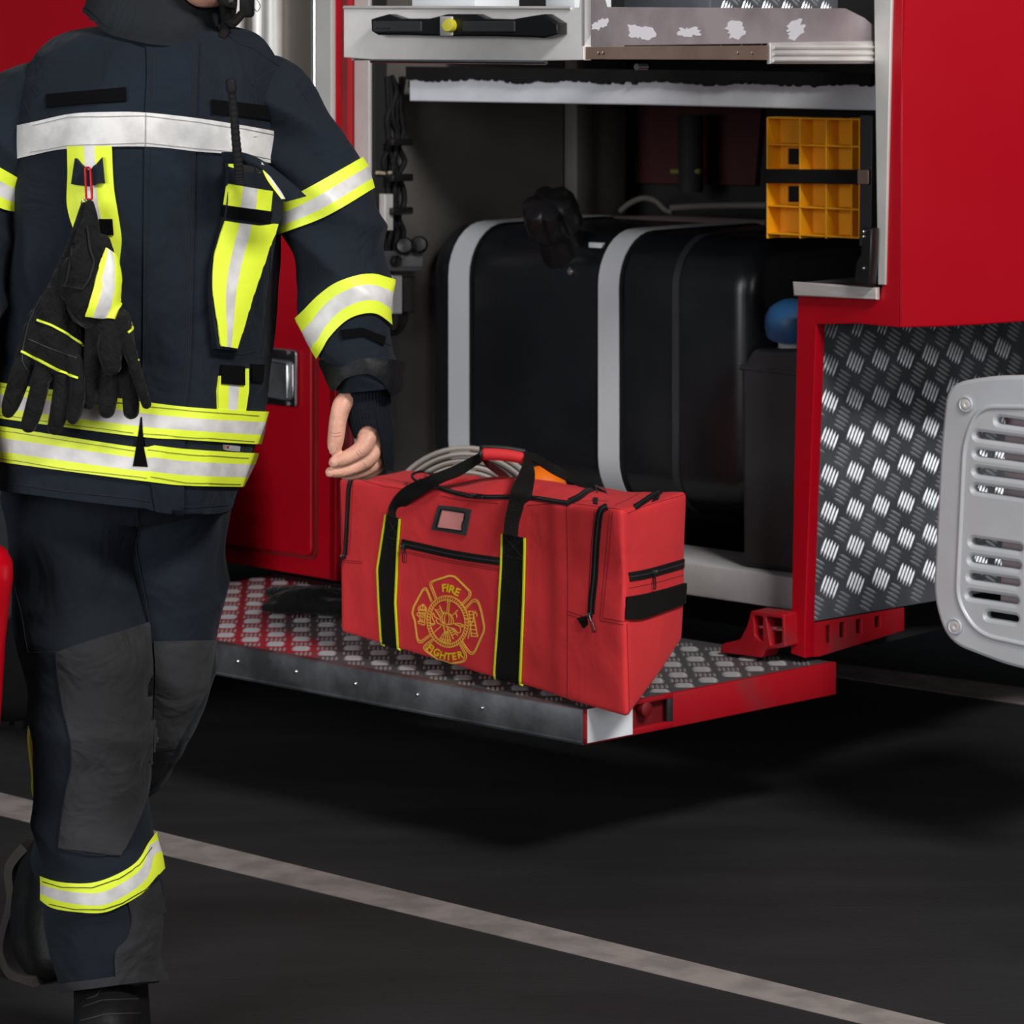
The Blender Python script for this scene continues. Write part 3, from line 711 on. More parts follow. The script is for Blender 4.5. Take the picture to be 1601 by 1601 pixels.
# ================================================================ LOOSE THINGS ON THE ENGINE
# wheel chocks
PY = TP(.70)
def chock(y0, y1, hy, label):
    t = thing('wheel_chock', PY.pt(1270, y1, .02), label, 'wheel chock', 'yellow wheel chocks strapped in the compartment')
    xs = [1199, 1250, 1291, 1331, 1343]; ym = (y0+y1)/2
    z = lambda y: y
    b = MB()
    s0, za = PY.sz(xs[0], y0); s1, zc = PY.sz(xs[-1], y1)
    def rib(xa, ya, xb, yb, d=.05, w=.0035):
        a, c = PY.sz(xa, ya), PY.sz(xb, yb)
        if abs(xa-xb) < 1: b.add(*bevelled(*boxg(PY.w(a[0]-w/2, min(a[1], c[1]), 0), UH*w, VH*d, ZH*abs(a[1]-c[1])), .0008, 1))
        else: b.add(*bevelled(*boxg(PY.w(a[0], c[1]-w/2, 0), UH*(c[0]-a[0]), VH*d, ZH*w), .0008, 1))
    for x in xs: rib(x, y0, x, y1)
    rib(xs[0], y0+1, xs[-1], y0+3); rib(xs[0], y1-3, xs[-1], y1-1); rib(xs[0], ym, xs[-1], ym+1.5)
    b.build('rib_grid', YCH, t, smooth=False)
    PY.plate('back_shell', [(xs[0], y0), (xs[-1]+1, y0+2), (xs[-1]+1, y1), (xs[0], y1)], [[(1213, hy), (1232, hy), (1232, hy+25), (1213, hy+25)]], .004, YCH, t, n0=.04, bev=.0005)
    for x in (1322, 1322): pass
    for yy in (y0+.3*(y1-y0), y0+.75*(y1-y0)):
        mk('drain_hole', *lathe(PY.pt(1321, yy, .0398), -PY.n, [(0, .006), (.0005, .006), (.0006, .001)], 14), DARK, t)
chock(184, 272, 233, 'yellow ribbed plastic wheel chock, the upper one above the black strap')
chock(280, 373, 292, 'yellow ribbed plastic wheel chock, the lower one below the black strap')
st = thing('retaining_strap', PY.pt(1270, 276, -.01), 'black strap with a metal buckle holding the two yellow chocks', 'strap')
PY.plate('webbing', [(1196, 264), (1343, 265), (1343, 288), (1196, 286)], [], .004, WEB, st, n0=-.006)
PY.plate('buckle', rpoly([(1344, 265), (1362, 265), (1362, 288), (1344, 288)], 2), [], .006, RAIL, st, n0=-.008)
PY.plate('backing_board', [(1345, 180), (1364, 182), (1362, 385), (1343, 385)], [], .03, DKGREY, FE, n0=.0)
# black canister
PCn = TP(.69); can = thing('black_canister', PCn.pt(1205, 870, .1), 'tall dark grey plastic canister with a blue screw cap standing on the beam', 'canister')
pts = [(1158, 575), (1176, 546), (1300, 548), (1300, 880), (1161, 880)]
szs = [PCn.sz(*p) for p in pts]; szs[3] = (szs[3][0], zt+.001); szs[4] = (szs[4][0], zt+.001)
dd = .15; e = .012
vs, fs = curvemesh([rpoly([(a, c) for a, c in szs], .008)], dd/2-.01, .01)
mk('canister_body', [PCn.w(v.x, v.y, dd/2-v.z) for v in vs], fs, DKGREY, can, angle=30)
b = MB(); b.add(*pipeg([PCn.w(szs[0][0]-.003, szs[0][1], .004), PCn.w(szs[2][0], szs[0][1]-.004, .004)], .006, 10)).build('shoulder_ridge', DKGREY, can)
c = PCn.pt(1212, 545, .06)
mk('canister_neck', *lathe(c, (0, 0, 1), [(-.02, .03), (.012, .03), (.015, .036), (.022, .036)], 28), CREAM, can)
mk('blue_cap', *lobed(PCn.pt(1210, 526, .06), (-.1, -.35, 1), [(0, .044, 0), (.003, .051, .1), (.02, .053, .3), (.04, .051, .3), (.056, .042, .3), (.065, .028, .2), (.069, .004, 0)], 4, .10), BLUEC, can, label='blue screw cap')
# hose coil
hc = M(728, 833, 6.56); r0 = hc.z-zs1-.003
b = MB(); R = r0; k = 0
tilt = V((0, .12, 1)).normalized(); A = V((1, 0, 0)); nn = A.cross(tilt)
while R > .05:
    n = 72; w = .032+.004*math.sin(k*2.1); t = .0055; off = .006*math.sin(k*1.7)
    vs = []
    for i in range(n):
        a = 2*PI*i/n; d = A*math.cos(a)+tilt*math.sin(a); c = hc+d*(R-t)+nn*(off)
        for (x, y) in ((-1, 0), (-.8, .8), (0, 1), (.8, .8), (1, 0), (.8, -.8), (0, -1), (-.8, -.8)): vs.append(c+nn*w*x+d*t*y)
    fs = [(i*8+j, i*8+(j+1) % 8, ((i+1) % n)*8+(j+1) % 8, ((i+1) % n)*8+j) for i in range(n) for j in range(8)]
    b.add(vs, fs); R -= .0125; k += 1
o = b.build('rolled_fire_hose', HOSEM); tag(o, 'rolled grey canvas fire hose standing on the step behind the red bag', 'fire hose')
oc = thing('orange_canister', G(846, 0, 0) if False else V((M(846, 800, 6.36).x, 6.36, zs1)), 'bright orange rounded container behind the red bag, seen between its handles', 'container')
top = M(846, 728, 6.36).z
mk('container_body', *lathe(oc.location, (0, 0, 1), [(.0025, .05), (.01, .056), (top-zs1-.05, .056), (top-zs1-.02, .044), (top-zs1-.004, .02), (top-zs1, .002)], 32), ORG, oc)
# gloves lying on step
def G3(px, py, z): return G(px, py, z)
ch = [[(G3(545, 938, .33), .022), (G3(490, 938, .335), .028), (G3(445, 940, .33), .022), (G3(425, 942, .322), .012)],
      [(G3(500, 930, .345), .02), (G3(455, 925, .345), .013), (G3(422, 926, .33), .012)],
      [(G3(530, 950, .325), .02), (G3(480, 950, .322), .015), (G3(440, 951, .320), .011), (G3(415, 950, .318), .010)]]
o = mk('work_glove', *blobmesh(ch, .004, 3), SUEDE); tag(o, 'crumpled black work glove lying on the step under the red door', 'glove')
# things on the tray
def traybox(name, x0, x1, v, z1, d, m, label, cat):
    pl = TP(v); a, c = pl.sz(x0, 0)[0], pl.sz(x1, 0)[0]
    o = mk(name, *bevelled(*boxg(T(a, v, 1.4785), UH*(c-a), VH*d, ZH*(z1-1.4785)), .004), m); tag(o, label, cat); return o
traybox('paper_pack', 643, 743, -.15, 1.60, .12, WHT, 'white pack with faint dark scribbles standing at the left of the tray', 'pack')
traybox('paper_pack', 852, 899, -.15, 1.60, .10, WHT, 'small white pack standing at the right front corner of the tray', 'pack')
va, vb = PS.sz(1125, 10)[0]-.236, PS.sz(1325, 10)[0]-.236
o = mk('checker_plate_box', *bevelled(*boxg(T(ur-.22, va, 1.4785), UH*.2, VH*(vb-va), ZH*.16), .004), TREAD); tag(o, 'checker plate metal box at the back of the pulled-out tray', 'box')
PX = Plane(T(ur-.02, -.236, 0), VH); cells = [(i*.06+(.03 if t else 0), 1.49+j*.06+(.03 if t else 0), t) for i in range(6, 16) for j in range(0, 3) for t in (0, 1)]
bars(lambda a, c: PX.w(a, c, 0), -PX.n, cells, .036, .0045, .002, 60, gap=.008, inside=lambda x, y: va+.24 < x < vb+.23 and 1.482 < y < 1.635).build('tread_pattern', TREADB, o, smooth=False)
# ================================================================ BAG
Yl, Yr, Yb = 6.212, 5.61, 5.853
FBL, FTL = M(531, 993, Yl), M(528, 747, Yl); FBR, FTR = M(985, 1125, Yr), M(977, 797, Yr)
RBR, RTR = M(1068, 1000, Yb), M(1073.5, 771, Yb)
dp = RBR-FBR; dp.z = 0
FBL.z = .345
RBL = FBL+dp; RBL.z = .40; RTL = FTL+(RTR-FTR); RTL.z = M(600, 738, RTL.y).z
zstep = zs1+.0015
FBL2 = FBL.copy(); FBR.z = max(FBR.z, zstep)
CO = [FBL, FBR, RBL, RBR, FTL, FTR, RTL, RTR]
def tri(s, d, h):
    a = CO[0].lerp(CO[1], s).lerp(CO[2].lerp(CO[3], s), d); b = CO[4].lerp(CO[5], s).lerp(CO[6].lerp(CO[7], s), d)
    return a.lerp(b, h)
bag = thing('gear_bag', tri(.5, .5, 0), 'large red nylon gear bag with black straps and a gold firefighter emblem, on the step', 'bag')
LX, LD, LH, RR = .83, .27, .34, .011
Nf = ((FBR-FBL).cross(ZH)).normalized()
if Nf.y > 0: Nf = -Nf
Ne = V((dp.y, -dp.x, 0)).normalized()
def bagpt(x, y, z):
    """x,y,z metres on the box surface"""
    c = V((min(max(x, RR), LX-RR), min(max(y, RR), LD-RR), min(max(z, RR), LH-RR)))
    p = V((x, y, z)); d = p-c
    if d.length > 1e-9: p = c+d.normalized()*RR
    s, t, h = p.x/LX, p.y/LD, p.z/LH
    w = tri(s, t, h)
    nz = noise.noise(w*7)*.004+noise.noise(w*17)*.0018
    bu = .010*max(0, math.sin(PI*min(1, s*1.22)))*math.sin(PI*h)
    if y < .01: w = w+Nf*(bu+nz*1.5)
    # sewn pocket panels
    w = w+Nf*.006*max(0, 1-y/.16)*(1/(1+math.exp(-(s-.765)*160)))
    if x > LX-.01: w = w+Ne*(.006*math.sin(PI*t)*math.sin(PI*h)+nz)
    if z > LH-.01:
        w = w+ZH*(.022*max(0, math.sin(PI*min(1, max(0, (s-.22)/.62))))**1.0*max(0, math.sin(PI*min(1, t*1.15)))+nz*2 - .012*math.exp(-((s-.1)/.1)**2)*math.sin(PI*t))
    if z < .01: w = w+ZH*(.025*math.sin(PI*s)*.0)
    return w
def axis(n, L):
    r = RR; return [0, r*.3, r*.65]+[r+(L-2*r)*i/n for i in range(n+1)]+[L-r*.65, L-r*.3, L]
ax_, ay_, az_ = axis(70, LX), axis(18, LD), axis(30, LH)
bb = MB()
def face(us, vs_, fn):
    n, m = len(us), len(vs_)
    bb.add([fn(a, c) for a in us for c in vs_], [(i*m+j, (i+1)*m+j, (i+1)*m+j+1, i*m+j+1) for i in range(n-1) for j in range(m-1)])
face(ax_, az_, lambda a, c: bagpt(a, 0, c)); face(ax_, az_, lambda a, c: bagpt(a, LD, c))
face(ay_, az_, lambda a, c: bagpt(0, a, c)); face(ay_, az_, lambda a, c: bagpt(LX, a, c))
face(ax_, ay_, lambda a, c: bagpt(a, c, 0)); face(ax_, ay_, lambda a, c: bagpt(a, c, LH))
bm = bmesh.new(); bv = [bm.verts.new(v) for v in bb.v]
for f in bb.f:
    try: bm.faces.new([bv[i] for i in f])
    except ValueError: pass
bmesh.ops.remove_doubles(bm, verts=bm.verts, dist=.0015); bm.verts.index_update()
bv_, bf_ = [v.co.copy() for v in bm.verts], [tuple(v.index for v in f.verts) for f in bm.faces]; bm.free()
body = mk('bag_body', bv_, bf_, BAGR, bag, angle=60)
BB = bvh_of(body)
def YG(px):
    k = (px-CX)/F; d = FBR-FBL; q = (k*FBL.y-FBL.x)/(d.x-k*d.y)
    if q > 1:
        d = RBR-FBR; t = (k*FBR.y-FBR.x)/(d.x-k*d.y); return FBR.y+min(1, max(0, t))*d.y
    return FBL.y+max(0, q)*d.y
RSEAM = mat('dark_red_thread', rgb(120, 20, 28), .9)
# seams / panels
lines('seam_line', [[(886, 786), (888, 900), (887, 1097)], [(889, 786), (930, 782), (950, 784)], [(930, 797), (924, 860), (919, 960)], [(954, 797), (948, 860), (938, 970), (975, 977)], [(958, 800), (952, 870), (942, 966), (975, 972)],
    [(980, 975), (984, 1120)], [(887, 955), (918, 966)], [(887, 960), (917, 971)], [(534, 876), (567, 878)], [(534, 879), (567, 881)], [(552, 752), (548, 840), (545, 868)], [(532, 760), (536, 850), (531, 868)],
    [(570, 752), (600, 760), (640, 766)], [(630, 850), (625, 868)], [(627, 860), (700, 876), (784, 890)], [(627, 863), (700, 879), (784, 893)], [(690, 775), (720, 782), (780, 787)], [(825, 790), (886, 786)], [(983, 920), (1030, 910), (1072, 898)],
    [(980, 803), (1012, 790), (1071, 773)], [(961, 790), (980, 782), (1000, 771)], [(530, 745), (600, 748), (700, 766), (790, 778), (886, 786), (975, 797)]], BB, .0011, RSEAM, bag, off=.0006, Yg=YG, h=.0006)
# webbing on the front
SL = [(605, 804), (592, 890), (594, 942), (598, 1006), (600, 1014)]; SR = [(627, 811), (624, 849), (620, 942), (624, 1015), (624, 1020)]
TL = [(787, 834), (785, 890), (781, 961), (775, 1050), (775, 1064)]; TR = [(822, 841), (822, 860), (820, 942), (815, 1060), (815, 1076)]
for A_, B_ in ((SL, SR), (TL, TR)):
    wv = decal('front_webbing', A_, B_, BB, WEB, bag, off=.003, nu=40, nv=5, Yg=YG, th=.005)
    lines('lime_piping', [A_, B_], BB, .0035, LIME, wv, off=.0045, Yg=YG, h=.003)
    a, c = A_[0], B_[0]; lines('box_stitch', [[(a[0]+2, a[1]+2), (c[0]-2, c[1]+32)], [(c[0]-2, c[1]+2), (a[0]+2, a[1]+32)], [a, c], [(a[0], a[1]+34), (c[0], c[1]+34)]], BB, .0006, DKGREY, wv, off=.0036, Yg=YG, h=.0006)
# zippers
def zipper(name, pl, wpx_a, wpx_b, nu=40, pull=None):
    n = len(pl); A_ = []; B_ = []
    for i, (x, y) in enumerate(pl):
        x0, y0 = pl[max(i-1, 0)]; x1, y1 = pl[min(i+1, n-1)]; L = math.hypot(x1-x0, y1-y0); nx, ny = -(y1-y0)/L, (x1-x0)/L
        A_.append((x-nx*wpx_a, y-ny*wpx_a)); B_.append((x+nx*wpx_a, y+ny*wpx_a))
    z = decal(name, A_, B_, BB, ZIP, bag, off=.0022, nu=nu, nv=5, Yg=YG, th=.004)
    lines('zipper_teeth', [pl], BB, .0022, mat('zip_teeth', rgb(70, 70, 72), .35, metal=.4) if 'zip_teeth' not in bpy.data.materials else bpy.data.materials['zip_teeth'], z, off=.0036, Yg=YG, h=.0014)
    return z
def puller(par, px, py, dx, dy, L=20):
    p, n = cast(BB, px, py, YG); q, n2 = cast(BB, px+dx*L*.35, py+dy*L*.35, YG); r_, n3 = cast(BB, px+dx*L, py+dy*L, YG)
    b = MB(); b.add(*bevelled(*boxg(p+n*.002-V((.004, 0, .005)), V((.008, 0, 0)), n*.006, V((0, 0, .010))), .0015))
    T_ = (r_-q).normalized(); s = n.cross(T_)
    loop = [q+n*.006+s*a*.0032+T_*c for a, c in ((-1, 0), (-1, (r_-q).length*.7), (-1.3, (r_-q).length*.9), (0, (r_-q).length), (1.3, (r_-q).length*.9), (1, (r_-q).length*.7), (1, 0))]
    b.add(*pipeg(loop, .0011, 8, closed=True)); b.add(*pipeg([p+n*.006, q+n*.006], .002, 8)); b.build('zipper_pull', BLK, par)
z = zipper('pocket_zipper', [(628, 849), (660, 856), (700, 865), (740, 872), (784, 878)], 6.5, 6.5); puller(z, 634, 855, .05, 1, 24)
z = zipper('side_pocket_zipper', [(950, 793), (941, 797), (937, 810), (933, 850), (930, 904), (926, 940), (925, 960)], 5, 5); puller(z, 925, 962, .3, 1, 26)
decal('zipper_tab', [(904, 966), (917, 963)], [(914, 982), (920, 976)], BB, WEB, z, off=.004, nu=3, nv=3, Yg=YG)
z = zipper('side_pocket_zipper', [(556, 747), (550, 750), (546, 765), (544, 800), (542, 840), (540, 868)], 3, 3); puller(z, 540, 870, -.6, 1, 14)
z = zipper('end_pocket_zipper', [(983, 902), (1010, 897), (1040, 889), (1071, 880)], 7, 7); puller(z, 1019, 895, .0, 1, 26)
decal('end_grip_strap', [(978, 933), (1004, 929), (1040, 920), (1070, 911)], [(977, 968), (1003, 967), (1040, 954), (1068, 943)], BB, WEB, bag, off=.006, nu=16, nv=5, Yg=YG, th=.008)
z = zipper('lid_zipper', [(655, 752), (668, 757), (685, 763), (701, 768), (735, 776), (793, 778), (836, 780), (870, 785), (890, 788)], 3.2, 3.2, 60); puller(z, 745, 776, 1, .05, 14)
z = zipper('lid_zipper', [(890, 785), (905, 778), (920, 767), (935, 760)], 4.5, 4.5); zipper('lid_pocket_zipper', [(992, 794), (1005, 786), (1020, 776), (1034, 768)], 4, 4)
# window
wi = decal('label_window_frame', [(687, 790), (712, 792), (738, 797)], [(676, 828), (700, 832), (730, 837)], BB, IDF, bag, off=.0035, nu=10, nv=6, Yg=YG, th=.004)
decal('label_window', [(694, 798), (728, 803)], [(687, 824), (724, 829)], BB, IDW, wi, off=.0042, nu=6, nv=5, Yg=YG, th=.001)
lines('window_rim', [[(692, 796), (730, 801), (729, 812), (725, 819), (725, 831), (684, 825), (692, 796)]], BB, .0015, BLK, wi, off=.0052, Yg=YG, h=.0012)
# emblem
def e2(pts): return [(620+x/8.428, 870+y/8.428) for x, y in pts]
def ell(cx, cy, rx, ry, rot=0, n=40, a0=0, a1=360):
    out = []
    for i in range(n+1):
        a = math.radians(a0+(a1-a0)*i/n); x, y = rx*math.cos(a), ry*math.sin(a); r = math.radians(rot)
        out.append((cx+x*math.cos(r)-y*math.sin(r), cy+x*math.sin(r)+y*math.cos(r)))
    return out
E_ = []
def shrink(p, k):
    cx = sum(a for a, _ in p)/len(p); cy = sum(b for _, b in p)/len(p); return [(cx+(a-cx)*k, cy+(b-cy)*k) for a, b in p]
arms = [[(512, 560), (440, 370), (448, 340), (480, 318), (700, 248), (760, 256), (790, 275), (970, 450), (985, 480), (975, 540), (860, 650)],
        [(470, 590), (420, 460), (400, 420), (385, 408), (350, 430), (225, 660), (205, 750), (240, 850), (270, 1080), (290, 1130), (330, 1140), (450, 1050)],
        [(895, 690), (1000, 575), (1040, 560), (1080, 590), (1120, 700), (1165, 920), (1160, 990), (1040, 1260), (1010, 1290), (970, 1285), (930, 1240), (850, 1120)],
        [(480, 1085), (370, 1170), (360, 1210), (385, 1245), (600, 1400), (660, 1418), (860, 1395), (900, 1380), (928, 1330), (925, 1290), (850, 1150)]]
cxy = (680, 850)
for a in arms:
    E_.append(a); k = .955; m = (sum(p[0] for p in a)/len(a), sum(p[1] for p in a)/len(a)); E_.append([(m[0]+(x-m[0])*.91, m[1]+(y-m[1])*.93) for x, y in a])
E_.append(ell(678, 856, 272, 340, -8)); E_.append(ell(676, 860, 228, 290, -8))
thin = []
for i in range(0, 360, 7):
    a = math.radians(i); r = math.radians(-8)
    def q(k, dd):
        x, y = lerp(232, 268, k)*math.cos(a+dd), lerp(295, 336, k)*math.sin(a+dd); return (677+x*math.cos(r)-y*math.sin(r), 858+x*math.sin(r)+y*math.cos(r))
    thin.append([q(0, 0), q(1, .05)])
# helmet, ladders, horn, axe, hose
E_ += [[(625, 885), (600, 810), (615, 760), (660, 742), (715, 762), (745, 810), (758, 885), (690, 898), (625, 885)], [(640, 880), (635, 800), (660, 745)], [(690, 893), (700, 800), (680, 745)], [(722, 890), (728, 810), (700, 752)],
    [(625, 885), (590, 860), (585, 830), (540, 815), (525, 840), (540, 875), (600, 900), (700, 935), (760, 950), (800, 1000), (835, 1010), (850, 975), (840, 920), (790, 900), (758, 885), (830, 880), (890, 910), (880, 930), (810, 905)],
    [(665, 742), (680, 620), (665, 592), (715, 590), (700, 620), (690, 740)], [(620, 905), (640, 990), (565, 1095), (640, 1130), (720, 1125), (680, 990), (665, 910)], [(640, 990), (680, 990)], [(650, 995), (600, 1110)], [(658, 995), (640, 1128)], [(668, 995), (680, 1126)], [(585, 1080), (650, 1105), (712, 1100)],
    [(510, 695), (590, 820)], [(568, 645), (625, 765)], [(525, 715), (575, 690)], [(545, 745), (592, 718)], [(560, 775), (605, 745)], [(575, 800), (618, 772)],
    [(680, 940), (755, 1090)], [(740, 950), (812, 1045)], [(700, 975), (755, 960)], [(715, 1005), (775, 985)], [(730, 1035), (792, 1012)],
    [(490, 745), (470, 770), (480, 830), (500, 850), (505, 890), (450, 880)], [(490, 745), (510, 800), (540, 815)], [(450, 885), (455, 895), (500, 905), (510, 870)],
    [(810, 710), (740, 775)], [(775, 750), (800, 765), (795, 805)], [(590, 920), (500, 1000)],
    [(640, 730), (625, 745), (600, 810)],
    # hydrant
    [(290, 700), (290, 680), (310, 655), (340, 640), (375, 650), (400, 690), (405, 710), (290, 700)], [(340, 640), (345, 625), (362, 630), (362, 645)], [(320, 650), (315, 700)], [(350, 645), (350, 705)], [(380, 655), (378, 708)], [(300, 740), (390, 745), (400, 715), (295, 705), (300, 740)],
    [(310, 745), (312, 850)], [(385, 750), (372, 865)], [(290, 850), (290, 880), (375, 905), (383, 870), (290, 850)], [(305, 745), (275, 745), (270, 775), (305, 790)], [(325, 820), (325, 850)], [(350, 825), (348, 856)], ell(348, 778, 22, 28), ell(348, 778, 8, 10),
    # ladder on the right
    [(960, 715), (990, 1060)], [(1010, 720), (1070, 1050)], [(940, 720), (1015, 725)], [(950, 765), (1025, 770)], [(955, 810), (1030, 815)], [(960, 860), (1035, 860)], [(965, 905), (1042, 910)], [(972, 960), (1052, 965)], [(978, 1010), (1060, 1015)], [(985, 1050), (1078, 1052)], [(1045, 715), (1020, 760), (1010, 850), (985, 900), (945, 1082)], [(1030, 745), (1050, 738), (1065, 760), (1060, 790)]]
em = lines('gold_emblem', [e2(p) for p in E_], BB, .0015, GOLD, bag, off=.0012, Yg=YG, step=2.5, h=.0007, label='gold line emblem of four arms round a roped ring')
lines('rope_hatching', [e2(p) for p in thin], BB, .0013, GOLD, em, off=.0012, Yg=YG, step=3, h=.0007)
def lettermesh(ch):
    cu = bpy.data.curves.new('t', 'FONT'); cu.body = ch; cu.size = 1; cu.align_x = 'CENTER'; cu.offset = .022; cu.resolution_u = 3
    o = bpy.data.objects.new('t', cu); C.objects.link(o); me = evalmesh(o); bpy.data.objects.remove(o)
    vs = [v.co.copy() for v in me.vertices]; fs = [tuple(p.vertices) for p in me.polygons]; bpy.data.meshes.remove(me); return vs, fs
tb = MB()
def putletter(ch, x, y, h, ang, sx=1):
    """x,y: centre of the letter in zoomed emblem coordinates"""
    vs, fs = lettermesh(ch); a = math.radians(ang); out = []; k = h/.70
    for v in vs:
        lx, ly = v.x*k*sx, -(v.y-.35)*k; X, Y_ = x+lx*math.cos(a)-ly*math.sin(a), y+lx*math.sin(a)+ly*math.cos(a)
        p, n = cast(BB, 620+X/8.428, 870+Y_/8.428, YG); out.append(p+n*.0016)
    tb.add(out, fs)
for ch, x, y, ang in (('F', 635, 412, -4), ('I', 682, 412, 8), ('R', 738, 430, 14), ('E', 808, 465, 22)): putletter(ch, x, y, 98, ang)
tb.build('emblem_word', YTXT, em, smooth=False, label='yellow lettering on the upper arm'); tb = MB()
for ch, x, y, ang in (('F', 445, 1195, 36), ('I', 480, 1225, 28), ('G', 538, 1258, 22), ('H', 620, 1298, 12), ('T', 695, 1315, 2), ('E', 768, 1312, -8), ('R', 845, 1292, -14)): putletter(ch, x, y, 92, ang, .92)
tb.build('emblem_word', YTXT, em, smooth=False, label='yellow lettering on the lower arm')
# handles
def ribbon(name, rows, m, par, th=.003, n=40):
    rows = [tuple(M(a, b, Y))+tuple(M(c, d, Y2)) for (a, b, Y, c, d, Y2) in rows]; R_ = crs(rows, n); go = []; gi = []
    P_ = [(V(r[:3]), V(r[3:])) for r in R_]
    for i, (a, c) in enumerate(P_):
        T_ = ((P_[min(i+1, n-1)][0]+P_[min(i+1, n-1)][1])-(P_[max(i-1, 0)][0]+P_[max(i-1, 0)][1])).normalized(); nn = T_.cross(c-a).normalized()
        if nn.dot(CAM-a) < 0: nn = -nn
        go.append([a.lerp(c, j/4)+nn*th/2 for j in range(5)]); gi.append([a.lerp(c, j/4)-nn*th/2 for j in range(5)])
    return mk(name, *sheet(go, gi)[:2], m, par)
def yf(px, py): return cast(BB, px, py, YG)[0].y
def y8(px): return yf(px, 830)-.012
ya, yc = yf(616, 806), yf(805, 838)
ribbon('carry_handle', [(605, 805, ya-.004, 627, 812, ya-.004), (609, 789, ya-.006, 631, 797, ya-.006), (620, 773, y8(620), 645, 783, y8(645)), (640, 757, y8(640), 668, 768, y8(668)), (672, 744, y8(672), 695, 753, y8(695)), (705, 731, 5.98, 720, 743, 5.96), (735, 716, 5.97, 742, 729, 5.955), (754, 706, 5.96, 758, 719, 5.95)], WEB, bag)
hs = ribbon('carry_handle', [(787, 835, yc-.004, 822, 842, yc-.004), (789, 812, yc-.006, 824, 818, yc-.006), (795, 785, yc-.008, 828, 793, yc-.012), (801, 762, yc-.008, 833, 768, yc-.012), (812, 738, 5.87, 836, 745, 5.88), (818, 722, 5.91, 834, 728, 5.90), (822, 709, 5.93, 830, 716, 5.92)], WEB, bag)
ribbon('carry_handle', [(818, 706, 5.95, 823, 716, 5.94), (840, 711, 5.97, 838, 724, 5.96), (870, 728, 6.0, 866, 742, 5.99), (905, 747, 5.98, 900, 758, 5.97), (938, 764, 5.93, 930, 771, 5.93), (952, 775, 5.86, 938, 780, 5.86), (950, 795, 5.80, 938, 797, 5.80)], WEB, bag)
ribbon('carry_handle', [(754, 712, 5.98, 756, 722, 5.98), (770, 724, 6.02, 764, 733, 6.02), (790, 738, 6.06, 782, 746, 6.06), (802, 750, 6.08, 794, 758, 6.08)], mat('dark_maroon_webbing', rgb(70, 14, 18), .85), bag)
# grip
gp = [M(x, y, 5.95) for x, y in ((752, 709), (770, 709), (795, 711), (822, 716))]
def grip():
    vs = []; fs = []; rows = crs([tuple(p) for p in gp], 20); n = 20
    for i, r in enumerate(rows):
        p = V(r); e = 1 if 1 < i < 18 else .85
        for k in range(n):
            a = 2*PI*k/n; vs.append(p+ZH*math.sin(a)*.0125*e+V((0, 1, 0))*math.cos(a)*.016*e)
    for i in range(19):
        for k in range(n): fs.append((i*n+k, i*n+(k+1) % n, (i+1)*n+(k+1) % n, (i+1)*n+k))
    fs += [tuple(range(n-1, -1, -1)), tuple(19*n+k for k in range(n))]; return vs, fs
gr = mk('padded_grip', *grip(), BAGR, bag)
b = MB()
for k in (0, 3): 
    p = gp[k]; b.add(*pipeg([p+ZH*math.sin(a)*.0135+V((0, 1, 0))*math.cos(a)*.017 for a in [2*PI*i/20 for i in range(20)]], .003, 8, closed=True))
b.add(*pipeg([p+ZH*.0125-V((0, .006, 0)) for p in gp], .003, 8)); b.add(*pipeg([p+ZH*.012+V((0, .012, 0)) for p in gp], .003, 8))
b.build('grip_binding', BLK, gr)
# side release ring at the right of the top
b = MB(); b.add(*pipeg([M(x, y, 5.84) for x, y in ((931, 760), (946, 764), (950, 778), (936, 775))], .0018, 8, closed=True)); b.build('strap_ring', DKGREY, bag)
# loop of binding at the left of the lid
b = MB(); b.add(*pipeg([V(q) for q in crs([tuple(M(x, y, Y)) for x, y, Y in ((664, 757, 6.03), (648, 750, 6.06), (645, 742, 6.1), (660, 737, 6.14), (680, 743, 6.14))], 20)], .0028, 8)); b.build('binding_loop', BLK, bag)
# folded lid corner
fl = decal('lid_flap', [(664, 744), (700, 729), (730, 731), (752, 741)], [(678, 757), (705, 754), (730, 752), (750, 745)], BB, BAGR, bag, off=.004, nu=12, nv=6, Yg=6.25, th=.01)
# ================================================================ FIREFIGHTER
YP = 4.80
man = thing('person', V((-.6, YP, 0)), 'person in navy firefighter turnout clothing with reflective bands, walking in front of the fire engine', 'person')
def fold(amp, sx, sz, seed, amp2=.0025):
    o = V((seed*3.1, seed*7.7, seed))
    def f(t, a, p):
        q = V((p.x*sx, p.y*sx, p.z*sz))+o
        r = noise.noise(q); r2 = noise.noise(V((p.x*14, p.y*14, p.z*9))+o)
        return amp*(1-2*abs(r))*1.0 - amp*.5+amp2*r2
    return f
def diag(amp, fx, fz, seed):
    def f(t, a, p):
        q = p.x*fx+p.z*fz
        w = noise.noise(V((p.x*5+seed, p.y*5, p.z*5)))
        return amp*(.55-abs(math.sin(q*.5+2.2*w)))*(.75+.5*noise.noise(V((p.x*9, seed, p.z*9))))+.003*noise.noise(V((p.x*22, p.y*22, p.z*22)))
    return f
